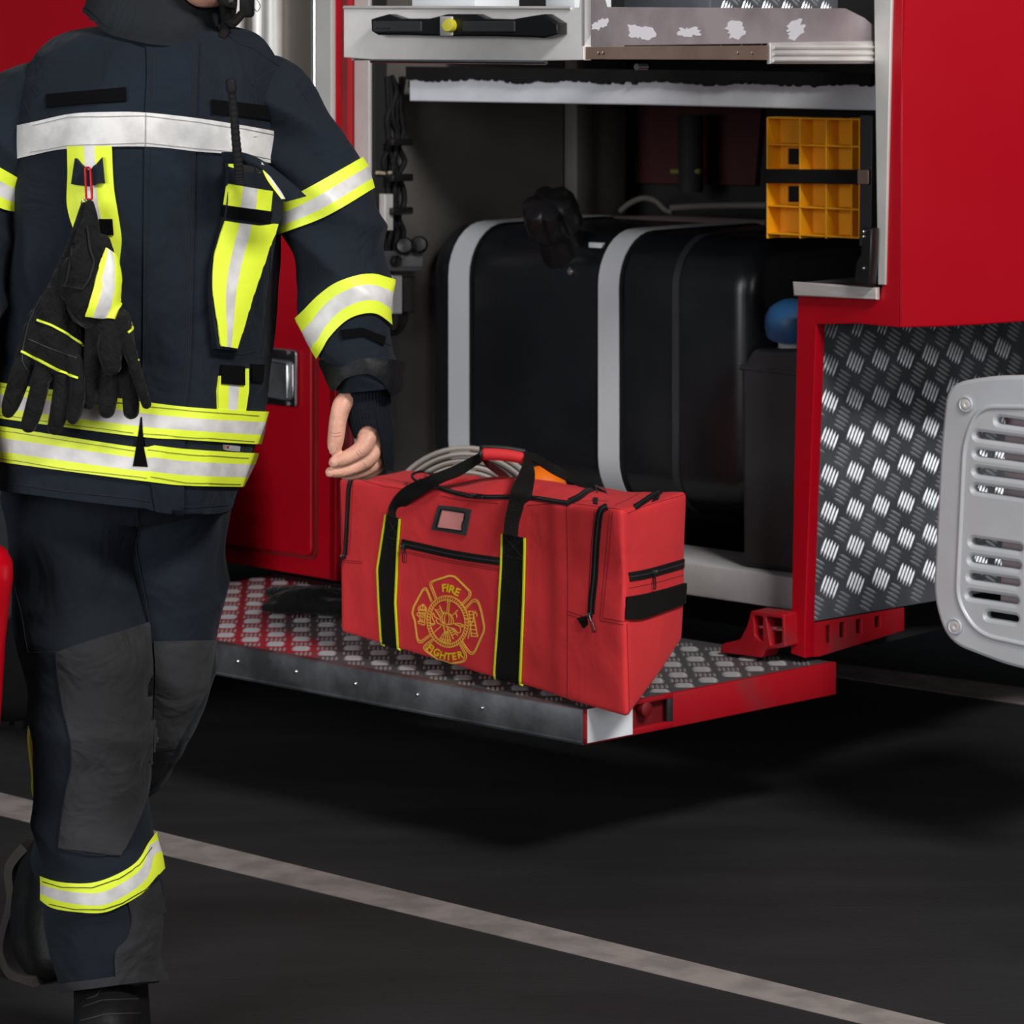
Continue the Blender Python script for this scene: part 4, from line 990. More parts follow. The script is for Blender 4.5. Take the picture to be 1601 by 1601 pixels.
# torso
tk = [(255, 38, 4.84, 92, .085), (248, 52, 4.83, 150, .11), (243, 78, 4.82, 182, .128), (240, 120, 4.81, 201, .142), (238, 180, 4.80, 208, .150), (234, 250, 4.80, 205, .152), (230, 340, 4.80, 203, .154),
      (222, 440, 4.80, 206, .158), (212, 540, 4.80, 208, .163), (203, 640, 4.80, 206, .168), (192, 720, 4.80, 199, .172), (178, 780, 4.80, 190, .174), (172, 830, 4.80, 188, .172)]
torso = Tube(tk, disp=fold(.016, 8, 2.4, 3, .005), sq=.82, flat=True)
hem = [(-60, 755), (0, 767), (60, 775), (120, 783), (180, 790), (236, 796), (240, 800), (300, 804), (357, 799), (372, 770)]
jk = MB(); jk.add(*torso.geom(150, 150, bot=hem, cap=True))
jt = jk.build('turnout_jacket', NAVY, man, angle=75, label='navy turnout jacket')
TB = bvh_of(jt)
# sleeves
def sleeve(keys, seed, name):
    s = Tube(keys, disp=diag(.016, 34, 62, seed)); vs, fs = s.geom(110, 72); return s, mk(name, vs, fs, NAVY, jt, angle=75)
rk = [(394, 130, 4.82, 57, .07), (430, 168, 4.81, 71, .085), (463, 227, 4.81, 78, .085), (500, 300, 4.80, 77, .082), (524, 365, 4.79, 77, .08), (534, 430, 4.77, 74, .076), (545, 492, 4.75, 68, .072), (560, 548, 4.74, 59, .064), (568, 592, 4.735, 54, .058), (570, 612, 4.733, 50, .055)]
RS, rso = sleeve(rk, 1, 'sleeve')
lk = [(110, 130, 4.82, 56, .07), (62, 162, 4.81, 68, .085), (14, 218, 4.80, 75, .085), (-28, 300, 4.78, 77, .082), (-52, 380, 4.76, 76, .08), (-64, 460, 4.72, 72, .076), (-72, 540, 4.68, 64, .07), (-76, 610, 4.66, 55, .06)]
LS, lso = sleeve(lk, 2, 'sleeve')
# reflective tape
chest = torso.band('chest_band', [(-20, 205), (50, 191), (110, 178), (170, 175), (228, 176), (310, 185), (380, 196), (452, 209), (480, 214)], [(-20, 260), (48, 243), (110, 232), (228, 229), (310, 237), (350, 240), (400, 250), (448, 260), (480, 266)], SIL, jt, off=.0045, rows=6, fr=None, tmin=.12, tmax=.6, na=140, label='silver chest band')
for top, bot in (([(-60, 585), (0, 598), (212, 626), (224, 628), (300, 637), (402, 643), (430, 643)], [(-60, 642), (0, 654), (212, 682), (285, 687), (392, 694), (430, 694)]),
                 ([(-60, 655), (0, 666), (212, 699), (228, 695), (290, 702), (385, 708), (420, 708)], [(-60, 708), (0, 722), (232, 753), (290, 759), (372, 761), (420, 761)])):
    torso.band('hem_band', top, bot, [YEL, SIL], jt, off=.0055, th=.0075, rows=14, tmin=.6, tmax=1, na=150, label='yellow and silver hem band')
for s, ob, top, bot in ((RS, rso, [(420, 325), (437, 317), (490, 289), (552, 254), (600, 226)], [(430, 370), (445, 363), (510, 338), (580, 297), (620, 272)]),
                    (RS, rso, [(455, 502), (470, 489), (497, 462), (525, 442), (560, 430), (585, 428), (605, 433), (630, 440)], [(480, 585), (502, 549), (515, 527), (540, 502), (565, 491), (590, 491), (614, 508), (630, 522)]),
                    (LS, lso, [(-120, 200), (-60, 232), (0, 262), (41, 286), (60, 298)], [(-140, 255), (-60, 295), (0, 325), (33, 333), (60, 345)])):
    s.band('sleeve_band', top, bot, [YEL, SIL], ob, off=.005, th=.0075, rows=14, na=90, label='yellow and silver sleeve band', tmin=.08, tmax=.97)
# shoulder seams, placket
pk = decal('placket', [(228, 66), (230, 120), (226, 200), (224, 400), (223, 560), (222, 640), (228, 700), (236, 760), (243, 801)], [(311, 66), (309, 120), (307, 200), (302, 400), (298, 560), (291, 640), (288, 720), (287, 806)], TB, NAVY, jt, off=.0032, nu=90, nv=12, Yg=4.66, th=.006, label='front closure flap')
for k in (): pass
lines('stitching', [[(236, 72), (237, 180), (231, 400), (229, 640), (236, 720), (250, 800)], [(307, 72), (304, 180), (298, 400), (294, 560), (287, 640)], [(303, 72), (300, 180), (294, 400), (290, 560), (283, 640)]], bvh_of(pk), .0012, SEAM, pk, off=.0006, Yg=4.66)
for q_ in [[(352, 52), (372, 68), (395, 76), (420, 92), (457, 118)], [(457, 118), (455, 150), (452, 210)], [(0, 118), (30, 140), (50, 185)], [(0, 753), (100, 768), (200, 778), (236, 784)], [(245, 790), (300, 793), (356, 789)], [(425, 300), (421, 440), (408, 560)]]: lines('seam_line', [q_], TB, .0014, SEAM, jt, off=.0012, Yg=4.66)
RB = bvh_of(rso)
lines('sleeve_seam', [[(457, 118), (470, 140), (483, 162)], [(535, 522), (580, 524), (610, 540)]], RB, .0014, SEAM, rso, off=.001, Yg=4.7)
gap = decal('vent_gap_shade', [(221, 652), (217, 680), (209, 729)], [(223, 652), (226, 700), (232, 730)], TB, BLKV, jt, off=.0066, nu=10, nv=4, Yg=4.63, th=.004)  # black patch stands for the dark inside the jacket opening
lines('yellow_stitching', [[(-4, 603), (100, 620), (212, 632)], [(225, 635), (300, 643), (400, 649)], [(225, 678), (300, 683), (393, 689)], [(0, 648), (110, 664), (210, 677)], [(0, 672), (100, 688), (212, 705)], [(232, 703), (300, 710), (384, 715)], [(0, 716), (110, 734), (230, 747)], [(234, 744), (290, 753), (372, 755)]], TB, .001, mat('grey_thread', rgb(120, 130, 40), .8), jt, off=.0064, Yg=4.63)
lines('chest_stitching', [[(54, 196), (110, 184), (228, 182), (310, 191), (380, 202), (450, 215)], [(50, 238), (110, 227), (228, 223), (310, 232), (350, 235), (446, 254)], [(228, 178), (227, 228)]], TB, .0008, mat('pale_grey_thread', rgb(140, 136, 132), .8), jt, off=.0055, Yg=4.65)
# hook tape patches
for A_, B_ in (([(73, 148), (135, 143), (197, 137)], [(74, 169), (136, 163), (198, 159)]), ([(330, 156), (385, 162), (438, 168)], [(331, 178), (385, 184), (437, 190)])):
    decal('name_tape', A_, B_, TB, BLKV, jt, off=.0035, nu=16, nv=4, Yg=4.65, label='black hook tape')
# lanyard stripe on the left chest
ls = decal('radio_loop_stripe', [(108, 228), (109, 270), (108, 320), (118, 360), (134, 400), (142, 440)], [(175, 228), (178, 290), (184, 330), (190, 372), (188, 400), (184, 440)], TB, [YEL, SIL], jt, off=.0048, nu=40, nv=14, Yg=4.65, fr=[(.36, 0), (.62, 1), (1.01, 0)], label='vertical yellow and silver stripe')
decal('loop_tab', [(124, 247), (133, 258), (143, 266), (150, 258), (161, 245)], [(118, 288), (130, 290), (145, 291), (155, 286), (165, 286)], TB, NAVY, ls, off=.011, nu=16, nv=6, Yg=4.65, th=.008, label='small navy loop tab')
decal('loop_band', [(155, 342), (176, 342)], [(158, 368), (178, 367)], TB, BLKV, ls, off=.008, nu=5, nv=4, Yg=4.65)
# right pocket
pocket = decal('radio_pocket', [(353, 258), (352, 285), (346, 340), (328, 410), (325, 460), (331, 545)], [(428, 282), (424, 330), (416, 360), (396, 430), (384, 480), (366, 546)], TB, NAVY, jt, off=.018, nu=50, nv=10, Yg=4.64, th=.021, label='chest pocket')
PBV = bvh_of(pocket)
F3 = [(.32, 0), (.62, 1), (1.01, 0)]
decal('pocket_stripe', [(357, 287), (352, 320)], [(424, 299), (421, 330)], PBV, [YEL, SIL], pocket, off=.003, nu=8, nv=13, Yg=4.62, fr=[(.36, 0), (.68, 1), (1.01, 0)], th=.004)
decal('pocket_tape', [(349, 322), (385, 326), (423, 331)], [(347, 339), (383, 344), (420, 350)], PBV, BLKV, pocket, off=.0035, nu=10, nv=4, Yg=4.62, th=.004)
decal('pocket_stripe', [(346, 342), (336, 375), (329, 405), (327, 450), (332, 500), (335, 540)], [(415, 351), (407, 385), (394, 425), (380, 465), (367, 510), (357, 542)], TB, [YEL, SIL], pocket, off=.0215, nu=44, nv=13, Yg=4.62, fr=F3, th=.005)
lines('pocket_seam', [[(331, 545), (350, 548), (372, 548)], [(334, 553), (380, 553), (400, 548)]], TB, .0016, SEAM, pocket, off=.0015, Yg=4.64)
def slab(name, pts3, th, m, par, label=None):
    vs = [V(p) for p in pts3]; n = (vs[1]-vs[0]).cross(vs[2]-vs[0]).normalized()
    if n.dot(CAM-vs[0]) < 0: n = -n
    N = len(vs); q = vs+[v-n*th for v in vs]
    fs = [tuple(range(N)), tuple(range(2*N-1, N-1, -1))]+[(i, (i+1) % N, N+(i+1) % N, N+i) for i in range(N)]
    q, fs = bevelled(q, fs, th*.3, 2); return mk(name, q, fs, m, par, label=label, angle=35)
def flapgrid(name, A, B, th, m, par, fr=None, n=16, k=8, label=None, bulge=.006):
    a = crs([tuple(M(*p)) for p in A], n); b_ = crs([tuple(M(*p)) for p in B], n); go = []; gi = []
    for j in range(k):
        t = j/(k-1); r0 = [V(x).lerp(V(y), t)+V((0, -bulge*math.sin(PI*t), 0)) for x, y in zip(a, b_)]
        go.append(r0); gi.append([p+V((0, th, 0)) for p in r0])
    vs, fs, cols = sheet(go, gi); fm = [next(mi for (f, mi) in fr if (c[0]+.5)/(k-1) <= f) for c in cols] if fr else None
    return mk(name, vs, fs, m, par, fm=fm, label=label)
fl = flapgrid('pocket_flap', [(346, 238, 4.632), (378, 238, 4.628), (412, 252, 4.624), (455, 285, 4.62), (479, 307, 4.622)], [(350, 256, 4.634), (384, 258, 4.622), (410, 268, 4.612), (428, 296, 4.61), (445, 316, 4.612)], .004, NAVY, pocket, n=20, label='navy pocket flap, folded open')
flapgrid('flap_stripe', [(409, 253, 4.618), (424, 272, 4.612), (446, 311, 4.607)], [(409, 262, 4.612), (419, 283, 4.606), (440, 311, 4.603)], .002, [SIL, YEL], fl, fr=[(.6, 0), (1.01, 1)], n=12, k=6, bulge=.001)
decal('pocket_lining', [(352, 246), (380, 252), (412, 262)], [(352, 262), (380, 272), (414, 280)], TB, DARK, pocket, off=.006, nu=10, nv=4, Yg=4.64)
decal('inner_stripe', [(355, 247), (355, 259)], [(364, 248), (364, 262)], TB, YEL, pocket, off=.0105, nu=4, nv=3, Yg=4.64, th=.004)
# lower pocket badges
decal('waist_tape', [(343, 570), (360, 571), (378, 572)], [(342, 600), (360, 601), (378, 602)], TB, BLKV, jt, off=.0075, nu=8, nv=5, Yg=4.62)
decal('waist_stripe', [(341, 588), (338, 612), (339, 641)], [(386, 576), (386, 610), (381, 643)], TB, [YEL, SIL], jt, off=.0045, nu=14, nv=13, Yg=4.62, fr=[(.33, 0), (.68, 1), (1.01, 0)])
decal('waist_tape', [(391, 569), (410, 570)], [(391, 596), (408, 598)], TB, BLKV, jt, off=.004, nu=6, nv=4, Yg=4.62)
tg = decal('care_label', [(348, 695), (371, 697)], [(349, 703), (370, 705)], TB, DKGREY if False else mat('grey_label_cloth', rgb(150, 150, 152), .7), jt, off=.006, nu=6, nv=4, Yg=4.62)
decal('care_label_mark', [(349, 696), (353, 696)], [(350, 700), (352, 700)], TB, RED, tg, off=.0068, nu=3, nv=3, Yg=4.62, th=.001)
# radio in the pocket
rad = thing('radio', M(372, 262, 4.60), 'black radio with a ribbed antenna standing in the chest pocket', 'radio')
ant = crs([tuple(M(x, y, Y)) for x, y, Y in ((361, 130, 4.60), (365, 170, 4.605), (369, 220, 4.61), (373, 262, 4.615), (374, 285, 4.62))], 90)
rr_ = [(.0068 if i < 5 else .0055+.0022*i/90)*(1+.05*math.sin(i*1.5)) for i in range(90)]
an = mk('antenna', *pipeg([V(a) for a in ant], rr_, 16), BLKR, rad)
p0 = V(ant[0]); mk('antenna_tip', *lathe(p0, V(ant[0])-V(ant[5]), [(-.012, .0078), (.003, .0078), (.006, .006), (.007, .002)], 18), BLKR, an)
YT = cast(TB, 385, 320, 4.66)[0].y
mk('radio_body', *bevelled(*boxg(M(364, 345, YT-.002), V((.042, 0, 0)), V((0, .012, 0)), V((0, 0, .072))), .004), BLK, rad)
for i in range(2): mk('radio_knob', *lathe(M(386+i*9, 272, YT+.002), (0, 0, 1), [(0, .005), (.009, .0045), (.011, .002)], 12), BLK, rad)
# collar / hood
ck = [(268, -90, 4.86, 84, .085), (262, -55, 4.85, 92, .093), (252, -10, 4.83, 103, .108), (248, 30, 4.82, 106, .118), (248, 62, 4.82, 103, .122), (250, 95, 4.82, 96, .12)]
col = Tube(ck, disp=fold(.006, 5, 12, 9), flat=True)
ctop = [(130, -60), (200, -45), (262, -30), (290, 2), (318, 18), (345, 8), (365, -10)]
cbot = [(120, 10), (147, 33), (165, 50), (200, 61), (250, 70), (300, 68), (335, 52), (352, 40), (380, 30)]
cl = col.band('collar', ctop, cbot, COLLAR, man, off=.008, th=.012, rows=26, na=120, fr=None, label='charcoal storm collar')
col.band('collar_hem', [(x, y-8) for x, y in cbot], [(x, y+1) for x, y in cbot], COLLAR, cl, off=.0105, th=.008, rows=5, na=120, fr=None)
mk('hood_lining', *col.geom(20, 60, top=[(100, -40), (400, -10)], bot=[(100, 30), (400, 40)]), DARK, cl)
# chin strap bits of the helmet
hm = mk('helmet_strap', *bevelled(*boxg(M(374, 27, 4.76), V((.02, .01, 0)), V((0, .03, 0)), V((0, 0, .05))), .005), BLKR, man, label='black strap adjuster under the helmet')
for pts in (((346, -30, 4.72), (352, 10, 4.72), (352, 45, 4.74), (345, 62, 4.73)), ((360, -40, 4.74), (364, 0, 4.74), (360, 30, 4.75)), ((340, -20, 4.70), (350, 4, 4.70), (364, 8, 4.72)), ((352, 30, 4.73), (362, 38, 4.74), (378, 22, 4.75))):
    mk('chin_strap', *pipeg([V(q) for q in crs([tuple(M(*p)) for p in pts], 16)], .007, 8), WEB, hm)
mk('strap_slider', *bevelled(*boxg(M(350, 8, 4.70), V((.014, 0, .004)), V((0, .006, 0)), V((0, 0, .006))), .002), DKGREY, hm)
mk('loose_wire', *pipeg([V(q) for q in crs([tuple(M(*p)) for p in ((392, -12, 4.76), (402, 0, 4.76), (407, 10, 4.76), (402, 18, 4.76), (398, 14, 4.76))], 16)], .0006, 6), BLKR, hm)
# ---------------- trousers
# front leg (left in the picture), back leg
fk = [(135, 735, 4.82, 122, .12), (126, 800, 4.81, 118, .12), (116, 870, 4.79, 104, .11), (122, 950, 4.77, 104, .105), (136, 1040, 4.74, 100, .098), (143, 1120, 4.73, 95, .093), (144, 1200, 4.73, 94, .09), (144, 1280, 4.73, 90, .085), (148, 1330, 4.73, 88, .083), (158, 1380, 4.72, 90, .084), (166, 1430, 4.72, 90, .085), (170, 1480, 4.71, 86, .083), (172, 1530, 4.71, 82, .082), (172, 1570, 4.71, 79, .08)]
fleg = Tube(fk, disp=diag(.013, 10, 40, 4))
bk = [(250, 735, 4.86, 118, .12), (254, 800, 4.86, 107, .12), (260, 870, 4.86, 98, .11), (262, 950, 4.85, 88, .105), (255, 1020, 4.84, 82, .10), (248, 1080, 4.85, 80, .095), (226, 1130, 4.89, 76, .09), (196, 1180, 4.95, 72, .085), (160, 1240, 5.03, 68, .08), (125, 1300, 5.10, 63, .075), (100, 1345, 5.14, 56, .07)]
bleg = Tube(bk, disp=diag(.011, 14, 38, 6))
pv = Tube([(183, 690, 4.83, 168, .13), (182, 760, 4.83, 174, .14), (184, 800, 4.83, 150, .12), (186, 812, 4.83, 110, .08)], flat=True)
tro = MB(); fhem = [(80, 1560), (95, 1552), (150, 1545), (200, 1538), (254, 1533), (280, 1530)]
tro.add(*pv.geom(20, 80))
tro.add(*fleg.geom(150, 96, bot=fhem)); tro.add(*bleg.geom(120, 90))
trs = tro.build('turnout_trousers', NAVYT, man, angle=75, label='dark navy turnout trousers')
TRB = bvh_of(trs)
fleg.band('ankle_band', [(40, 1358), (68, 1372), (100, 1380), (145, 1380), (185, 1366), (215, 1346), (232, 1318), (245, 1300)], [(55, 1400), (80, 1419), (120, 1426), (160, 1427), (190, 1416), (225, 1395), (245, 1372), (265, 1350)], [YEL, SIL], trs, off=.005, th=.008, na=90, rows=14, tmin=.55, label='yellow and silver ankle band')
lines('ankle_band_stitching', [[(72, 1378), (100, 1386), (145, 1387), (185, 1373), (215, 1353), (233, 1327)], [(82, 1412), (120, 1420), (160, 1420), (190, 1410), (225, 1389), (243, 1368)]], TRB, .0011, SEAM, trs, off=.0062, Yg=4.64)
decal('knee_patch', [(88, 1019), (92, 1060), (100, 1110), (111, 1160), (112, 1200), (103, 1240), (96, 1290), (92, 1325)], [(235, 972), (240, 1060), (237, 1149), (236, 1180), (235, 1220), (222, 1265), (205, 1305), (188, 1338)], TRB, GREYP, trs, off=.003, nu=60, nv=20, Yg=4.66, th=.006, label='worn grey knee patch')
decal('knee_patch', [(241, 1003), (243, 1060), (240, 1120), (238, 1160), (236, 1200), (236, 1225)], [(338, 1001), (330, 1040), (322, 1078), (298, 1122), (272, 1170), (256, 1206)], TRB, GREYP, trs, off=.003, nu=50, nv=16, Yg=4.78, th=.006, label='worn grey knee patch')
decal('cuff_patch', [(200, 1411), (205, 1440), (196, 1470), (180, 1490), (181, 1542)], [(246, 1378), (256, 1420), (258, 1450), (254, 1490), (253, 1533)], TRB, GREYP, trs, off=.0035, nu=30, nv=12, Yg=4.64, th=.006, label='worn grey lower patch')
fleg.band('trouser_hem', [(x, y-14) for x, y in fhem], [(x, y) for x, y in fhem], GREYP, trs, off=.005, th=.008, na=80, rows=4, fr=None, tmin=.7)
lines('seam_line', [[(16, 880), (36, 960), (46, 1020), (90, 1018)], [(88, 1019), (92, 1060), (100, 1110), (111, 1160), (112, 1200), (103, 1240), (96, 1290), (92, 1325), (140, 1335), (188, 1338)], [(213, 795), (214, 860), (228, 930), (236, 975)]], TRB, .0015, SEAM, trs, off=.0035, Yg=4.68)
b = MB(); pts = [(40, 1032, 4.76), (46, 1060, 4.75), (49, 1090, 4.74), (51, 1120, 4.74), (48, 1150, 4.74), (50, 1180, 4.74), (53, 1210, 4.74), (52, 1235, 4.74), (55, 1252, 4.74)]
q = crs([tuple(M(*p)) for p in pts], 40); b.add(*pipeg([V(a) for a in q], [.0015+.004*math.sin(PI*min(1, i/39)) for i in range(40)], 8)); b.build('side_reflective_strip', mat('dull_yellow_tape', rgb(150, 140, 30), .6), trs, label='yellow strip seen edge-on at the outer seam')
# ---------------- boots
def boot(chains, name='boot', m=LEATH): return mk(name, *blobmesh(chains, .006, 5), m, man, label='black leather firefighter boot')
A3 = lambda x, y, Y: M(x, y, Y)
fb = boot([[(A3(172, 1500, 4.72), .055), (A3(174, 1560, 4.71), .056), (A3(176, 1610, 4.70), .058)],
           [(V((-.59, 4.74, .048)), .047), (V((-.59, 4.64, .050)), .046), (V((-.585, 4.54, .046)), .043), (V((-.58, 4.475, .040)), .037)], [(A3(174, 1560, 4.71), .05), (V((-.588, 4.60, .07)), .045)]])
FBB = bvh_of(fb)
lines('boot_stitching', [[(130, 1574), (160, 1564), (215, 1562)], [(126, 1596), (165, 1586), (218, 1584)], [(135, 1562), (150, 1558), (158, 1548)]], FBB, .0012, DKGREY, fb, off=.001, Yg=4.6)
sl_ = blobmesh([[(V((-.59, 4.77, .016)), .016), (V((-.59, 4.45, .016)), .016)], [(V((-.62, 4.75, .016)), .016), (V((-.625, 4.55, .016)), .016), (V((-.60, 4.45, .016)), .015)], [(V((-.555, 4.75, .016)), .016), (V((-.545, 4.55, .016)), .016), (V((-.56, 4.45, .016)), .015)]], .006, 2)
mk('boot_sole', *sl_, SOLE, fb)
tip = M(58, 1512, 5.12)
bb2 = boot([[(A3(105, 1335, 5.14), .05), (A3(92, 1375, 5.17), .05), (A3(75, 1405, 5.20), .046)], [(A3(58, 1350, 5.24), .034), (A3(72, 1400, 5.20), .05), (A3(62, 1460, 5.15), .047), (A3(70, 1500, 5.10), .038)], [(A3(70, 1335, 5.20), .03), (A3(66, 1375, 5.20), .045), (A3(64, 1430, 5.17), .05), (A3(58, 1480, 5.12), .04), (A3(75, 1500, 5.09), .03)], [(A3(95, 1370, 5.15), .045), (A3(85, 1440, 5.11), .045), (A3(84, 1492, 5.08), .036)]])
so = [(60, 1312, 5.25, 7), (36, 1345, 5.255, 8), (38, 1395, 5.24, 7), (26, 1445, 5.20, 8), (24, 1480, 5.165, 8), (40, 1512, 5.13, 8), (75, 1524, 5.09, 8)]
rows = crs([tuple(M(a, b_, c))+(r*5.2/F,) for a, b_, c, r in so], 40); go = []; gi = []
for i, r in enumerate(rows):
    p = V(r[:3]); T_ = (V(rows[min(i+1, 39)][:3])-V(rows[max(i-1, 0)][:3])).normalized(); W_ = V((.25, .15, 1)) if False else V((.45, .88, .1)).normalized(); nn = T_.cross(W_).normalized()
    w_ = .040
    go.append([p+W_*w_*k-nn*.008 for k in (-1, -.5, 0, .5, 1)]); gi.append([p+W_*w_*k+nn*.008 for k in (-1, -.5, 0, .5, 1)])
mk('boot_sole', *sheet(go, gi)[:2], SOLE, bb2)
# ---------------- body: one continuous figure
Hh = M
ch = [[(M(338, -165, 4.80), .080), (M(336, -120, 4.79), .082), (M(330, -70, 4.76), .062), (M(325, -34, 4.725), .045)],       # skull to chin
      [(M(330, -200, 4.82), .06), (M(345, -200, 4.78), .055)], [(M(333, -60, 4.76), .05), (M(322, -32, 4.72), .043)],
      [(M(322, -110, 4.705), .011), (M(320, -88, 4.69), .013)], [(M(306, -62, 4.70), .009), (M(336, -62, 4.70), .009)],
      [(M(250, -110, 4.80), .015), (M(252, -85, 4.80), .012)], [(M(416, -110, 4.82), .015), (M(414, -85, 4.82), .012)],
      [(M(320, -70, 4.82), .055), (M(265, 40, 4.83), .058), (M(245, 120, 4.82), .09)],
      [(M(400, 150, 4.81), .06), (M(245, 110, 4.81), .09), (M(90, 150, 4.81), .06)], [(M(180, 200, 4.8), .10), (M(190, 480, 4.8), .10), (M(180, 720, 4.82), .11)], [(M(300, 200, 4.8), .10), (M(270, 480, 4.8), .10), (M(230, 720, 4.84), .11)],
      [(M(400, 150, 4.81), .055), (M(500, 300, 4.8), .048), (M(532, 420, 4.77), .044), (M(562, 560, 4.74), .034), (M(570, 608, 4.73), .029), (M(572, 640, 4.73), .028)],
      [(M(90, 150, 4.81), .055), (M(-28, 300, 4.78), .048), (M(-62, 450, 4.73), .044), (M(-74, 600, 4.66), .032), (M(-76, 660, 4.64), .028)],
      [(M(140, 760, 4.82), .085), (M(135, 1040, 4.76), .062), (M(145, 1300, 4.73), .05), (M(172, 1520, 4.72), .042)], [(M(245, 760, 4.86), .085), (M(252, 1060, 4.86), .06), (M(160, 1240, 5.03), .048), (M(100, 1345, 5.14), .04)],
      # left hand, closed round the container handle
      [(M(-76, 660, 4.64), .028), (M(-76, 705, 4.63), .034), (M(-78, 735, 4.62), .034)]]
bvs, bfs = blobmesh(ch, .0065, 3)
def hand():
    y = lambda a: a
    P_ = lambda pts: [(M(a, b_, Y), r*4.73/F) for a, b_, Y, r in pts]
    return [P_([(571, 600, 4.735, 27), (571, 625, 4.735, 30), (576, 655, 4.735, 31), (582, 680, 4.735, 27)]),
            P_([(566, 650, 4.72, 22), (574, 684, 4.716, 16)]), P_([(590, 650, 4.75, 20), (598, 700, 4.76, 12)]),
            P_([(552, 622, 4.72, 17), (536, 632, 4.705, 15.5), (529, 655, 4.70, 14), (526, 678, 4.698, 13.4), (524, 694, 4.697, 12.4), (524, 703, 4.697, 10)]),
            P_([(577, 680, 4.715, 15), (567, 700, 4.705, 14.0), (551, 711, 4.698, 12.4), (535, 719, 4.694, 11.4), (523, 722, 4.692, 9)]),
            P_([(588, 690, 4.728, 14.5), (577, 716, 4.714, 13.4), (556, 729, 4.706, 11.8), (534, 736, 4.70, 10.8), (517, 738, 4.698, 8.6)]),
            P_([(596, 698, 4.745, 13), (586, 723, 4.732, 12), (570, 735, 4.722, 10.8), (552, 741, 4.716, 9.6), (540, 743, 4.714, 8)]),
            P_([(601, 706, 4.762, 11), (593, 727, 4.752, 10), (580, 739, 4.742, 9), (566, 744, 4.736, 7.5)])]
hv, hf = blobmesh(hand(), .0017, 3)
bd = MB(); bd.add(bvs, bfs, 0); bd.add(hv, hf, 0)
# left fingers
fvs, ffs = blobmesh([[(M(-76, 690, 4.63), .03), (M(-78, 735, 4.62), .032)]]+[[(M(-95+k*14, 735, 4.60+.004*k), .011), (M(-97+k*14, 765, 4.59), .0105), (M(-95+k*14, 785, 4.61), .0095), (M(-92+k*14, 778, 4.63), .0085)] for k in range(4)]+[[(M(-45, 700, 4.62), .013), (M(-36, 735, 4.61), .011), (M(-46, 762, 4.60), .009)]], .003, 3)
bd.add(fvs, ffs, 0)
body = bd.build('body', [SKIN], man, angle=80)
HB = bvh_of(body)
for (x, y, rx, ry, rot) in ((519, 701, 6.5, 8, 5), (521, 725, 7, 3.5, 8), (514, 740.5, 7.5, 3.5, 8)):
    pts = ell(x, y, rx, ry, rot, 16); go = []
    c, n = cast(HB, x, y, 4.69); ring = [cast(HB, a, b_, 4.69) for a, b_ in pts[:-1]]
    vs = [c+n*.0012]+[p+nn*.0009 for p, nn in ring]+[p-nn*.001 for p, nn in ring]; N = len(ring)
    fs = [(0, 1+i, 1+(i+1) % N) for i in range(N)]+[(1+i, 1+N+i, 1+N+(i+1) % N, 1+(i+1) % N) for i in range(N)]
    mk('fingernail', vs, fs, NAIL, body)
CREASE = mat('skin_crease', rgb(165, 100, 84), .6)
lines('knuckle_creases', [[(516, 676), (524, 678), (533, 676)], [(517, 681), (525, 683), (534, 681)], [(560, 703), (566, 711)], [(557, 706), (562, 713)], [(567, 722), (573, 730)], [(575, 731), (580, 737)]], HB, .0008, CREASE, body, off=.0002, Yg=4.69, step=2, h=.0006)
# hair under the helmet and helmet
hel = blobmesh([[(M(338, -215, 4.81), .118), (M(338, -190, 4.81), .124)]], .006, 2)
hvv = [(v, f) for v, f in ()]
vs, fs = lathe(M(338, -195, 4.81), (0, 0, 1), [(-.03, .150), (-.024, .152), (-.018, .132), (.03, .126), (.075, .105), (.11, .07), (.128, .03), (.131, .002)], 40)
mk('helmet', vs, fs, BLK, man, label='dark helmet, above the frame')
# knit wristlet
wk = [(570, 570, 4.738, 36, .036), (571, 600, 4.736, 36, .036), (571, 630, 4.735, 37, .037), (575, 655, 4.735, 35, .036), (582, 680, 4.738, 31, .034), (588, 705, 4.745, 26, .032), (592, 730, 4.75, 20, .028), (594, 760, 4.752, 14, .02)]
wr = Tube(wk, disp=lambda t, a, p: .0006*math.sin(a*46))
wb = [(520, 612), (534, 612), (538, 630), (540, 664), (551, 681), (556, 686), (560, 676), (567, 668), (576, 666), (586, 670), (593, 682), (597, 700), (600, 722), (606, 735), (620, 735)]
wr.band('knit_wristlet', [(500, 560), (640, 560)], wb, KNIT, man, off=.003, th=.005, na=260, rows=40, fr=None, label='navy knitted wristlet with a thumb hole')
# folded leather cuff at the sleeve end
cu = Tube([(566, 556, 4.738, 58, .062), (568, 575, 4.736, 57, .061), (570, 600, 4.735, 56, .06), (571, 625, 4.735, 50, .054)], disp=lambda t, a, p: .006*noise.noise(p*16)+.003*noise.noise(p*40))
cu.band('sleeve_cuff', [(500, 560), (530, 574), (560, 562), (600, 560), (640, 568)], [(505, 585), (520, 612), (540, 592), (575, 585), (600, 600), (615, 620), (640, 600)], mat('black_cuff_leather', rgb(12, 12, 15), .55, spec=.25, bump=.4, bscale=50), rso, off=.007, th=.012, na=110, rows=16, fr=None, label='black leather cuff edge')
decal('cuff_tape', [(532, 516), (566, 512), (600, 526)], [(536, 530), (568, 524), (598, 540)], RB, BLKV, rso, off=.004, nu=14, nv=4, Yg=4.68)
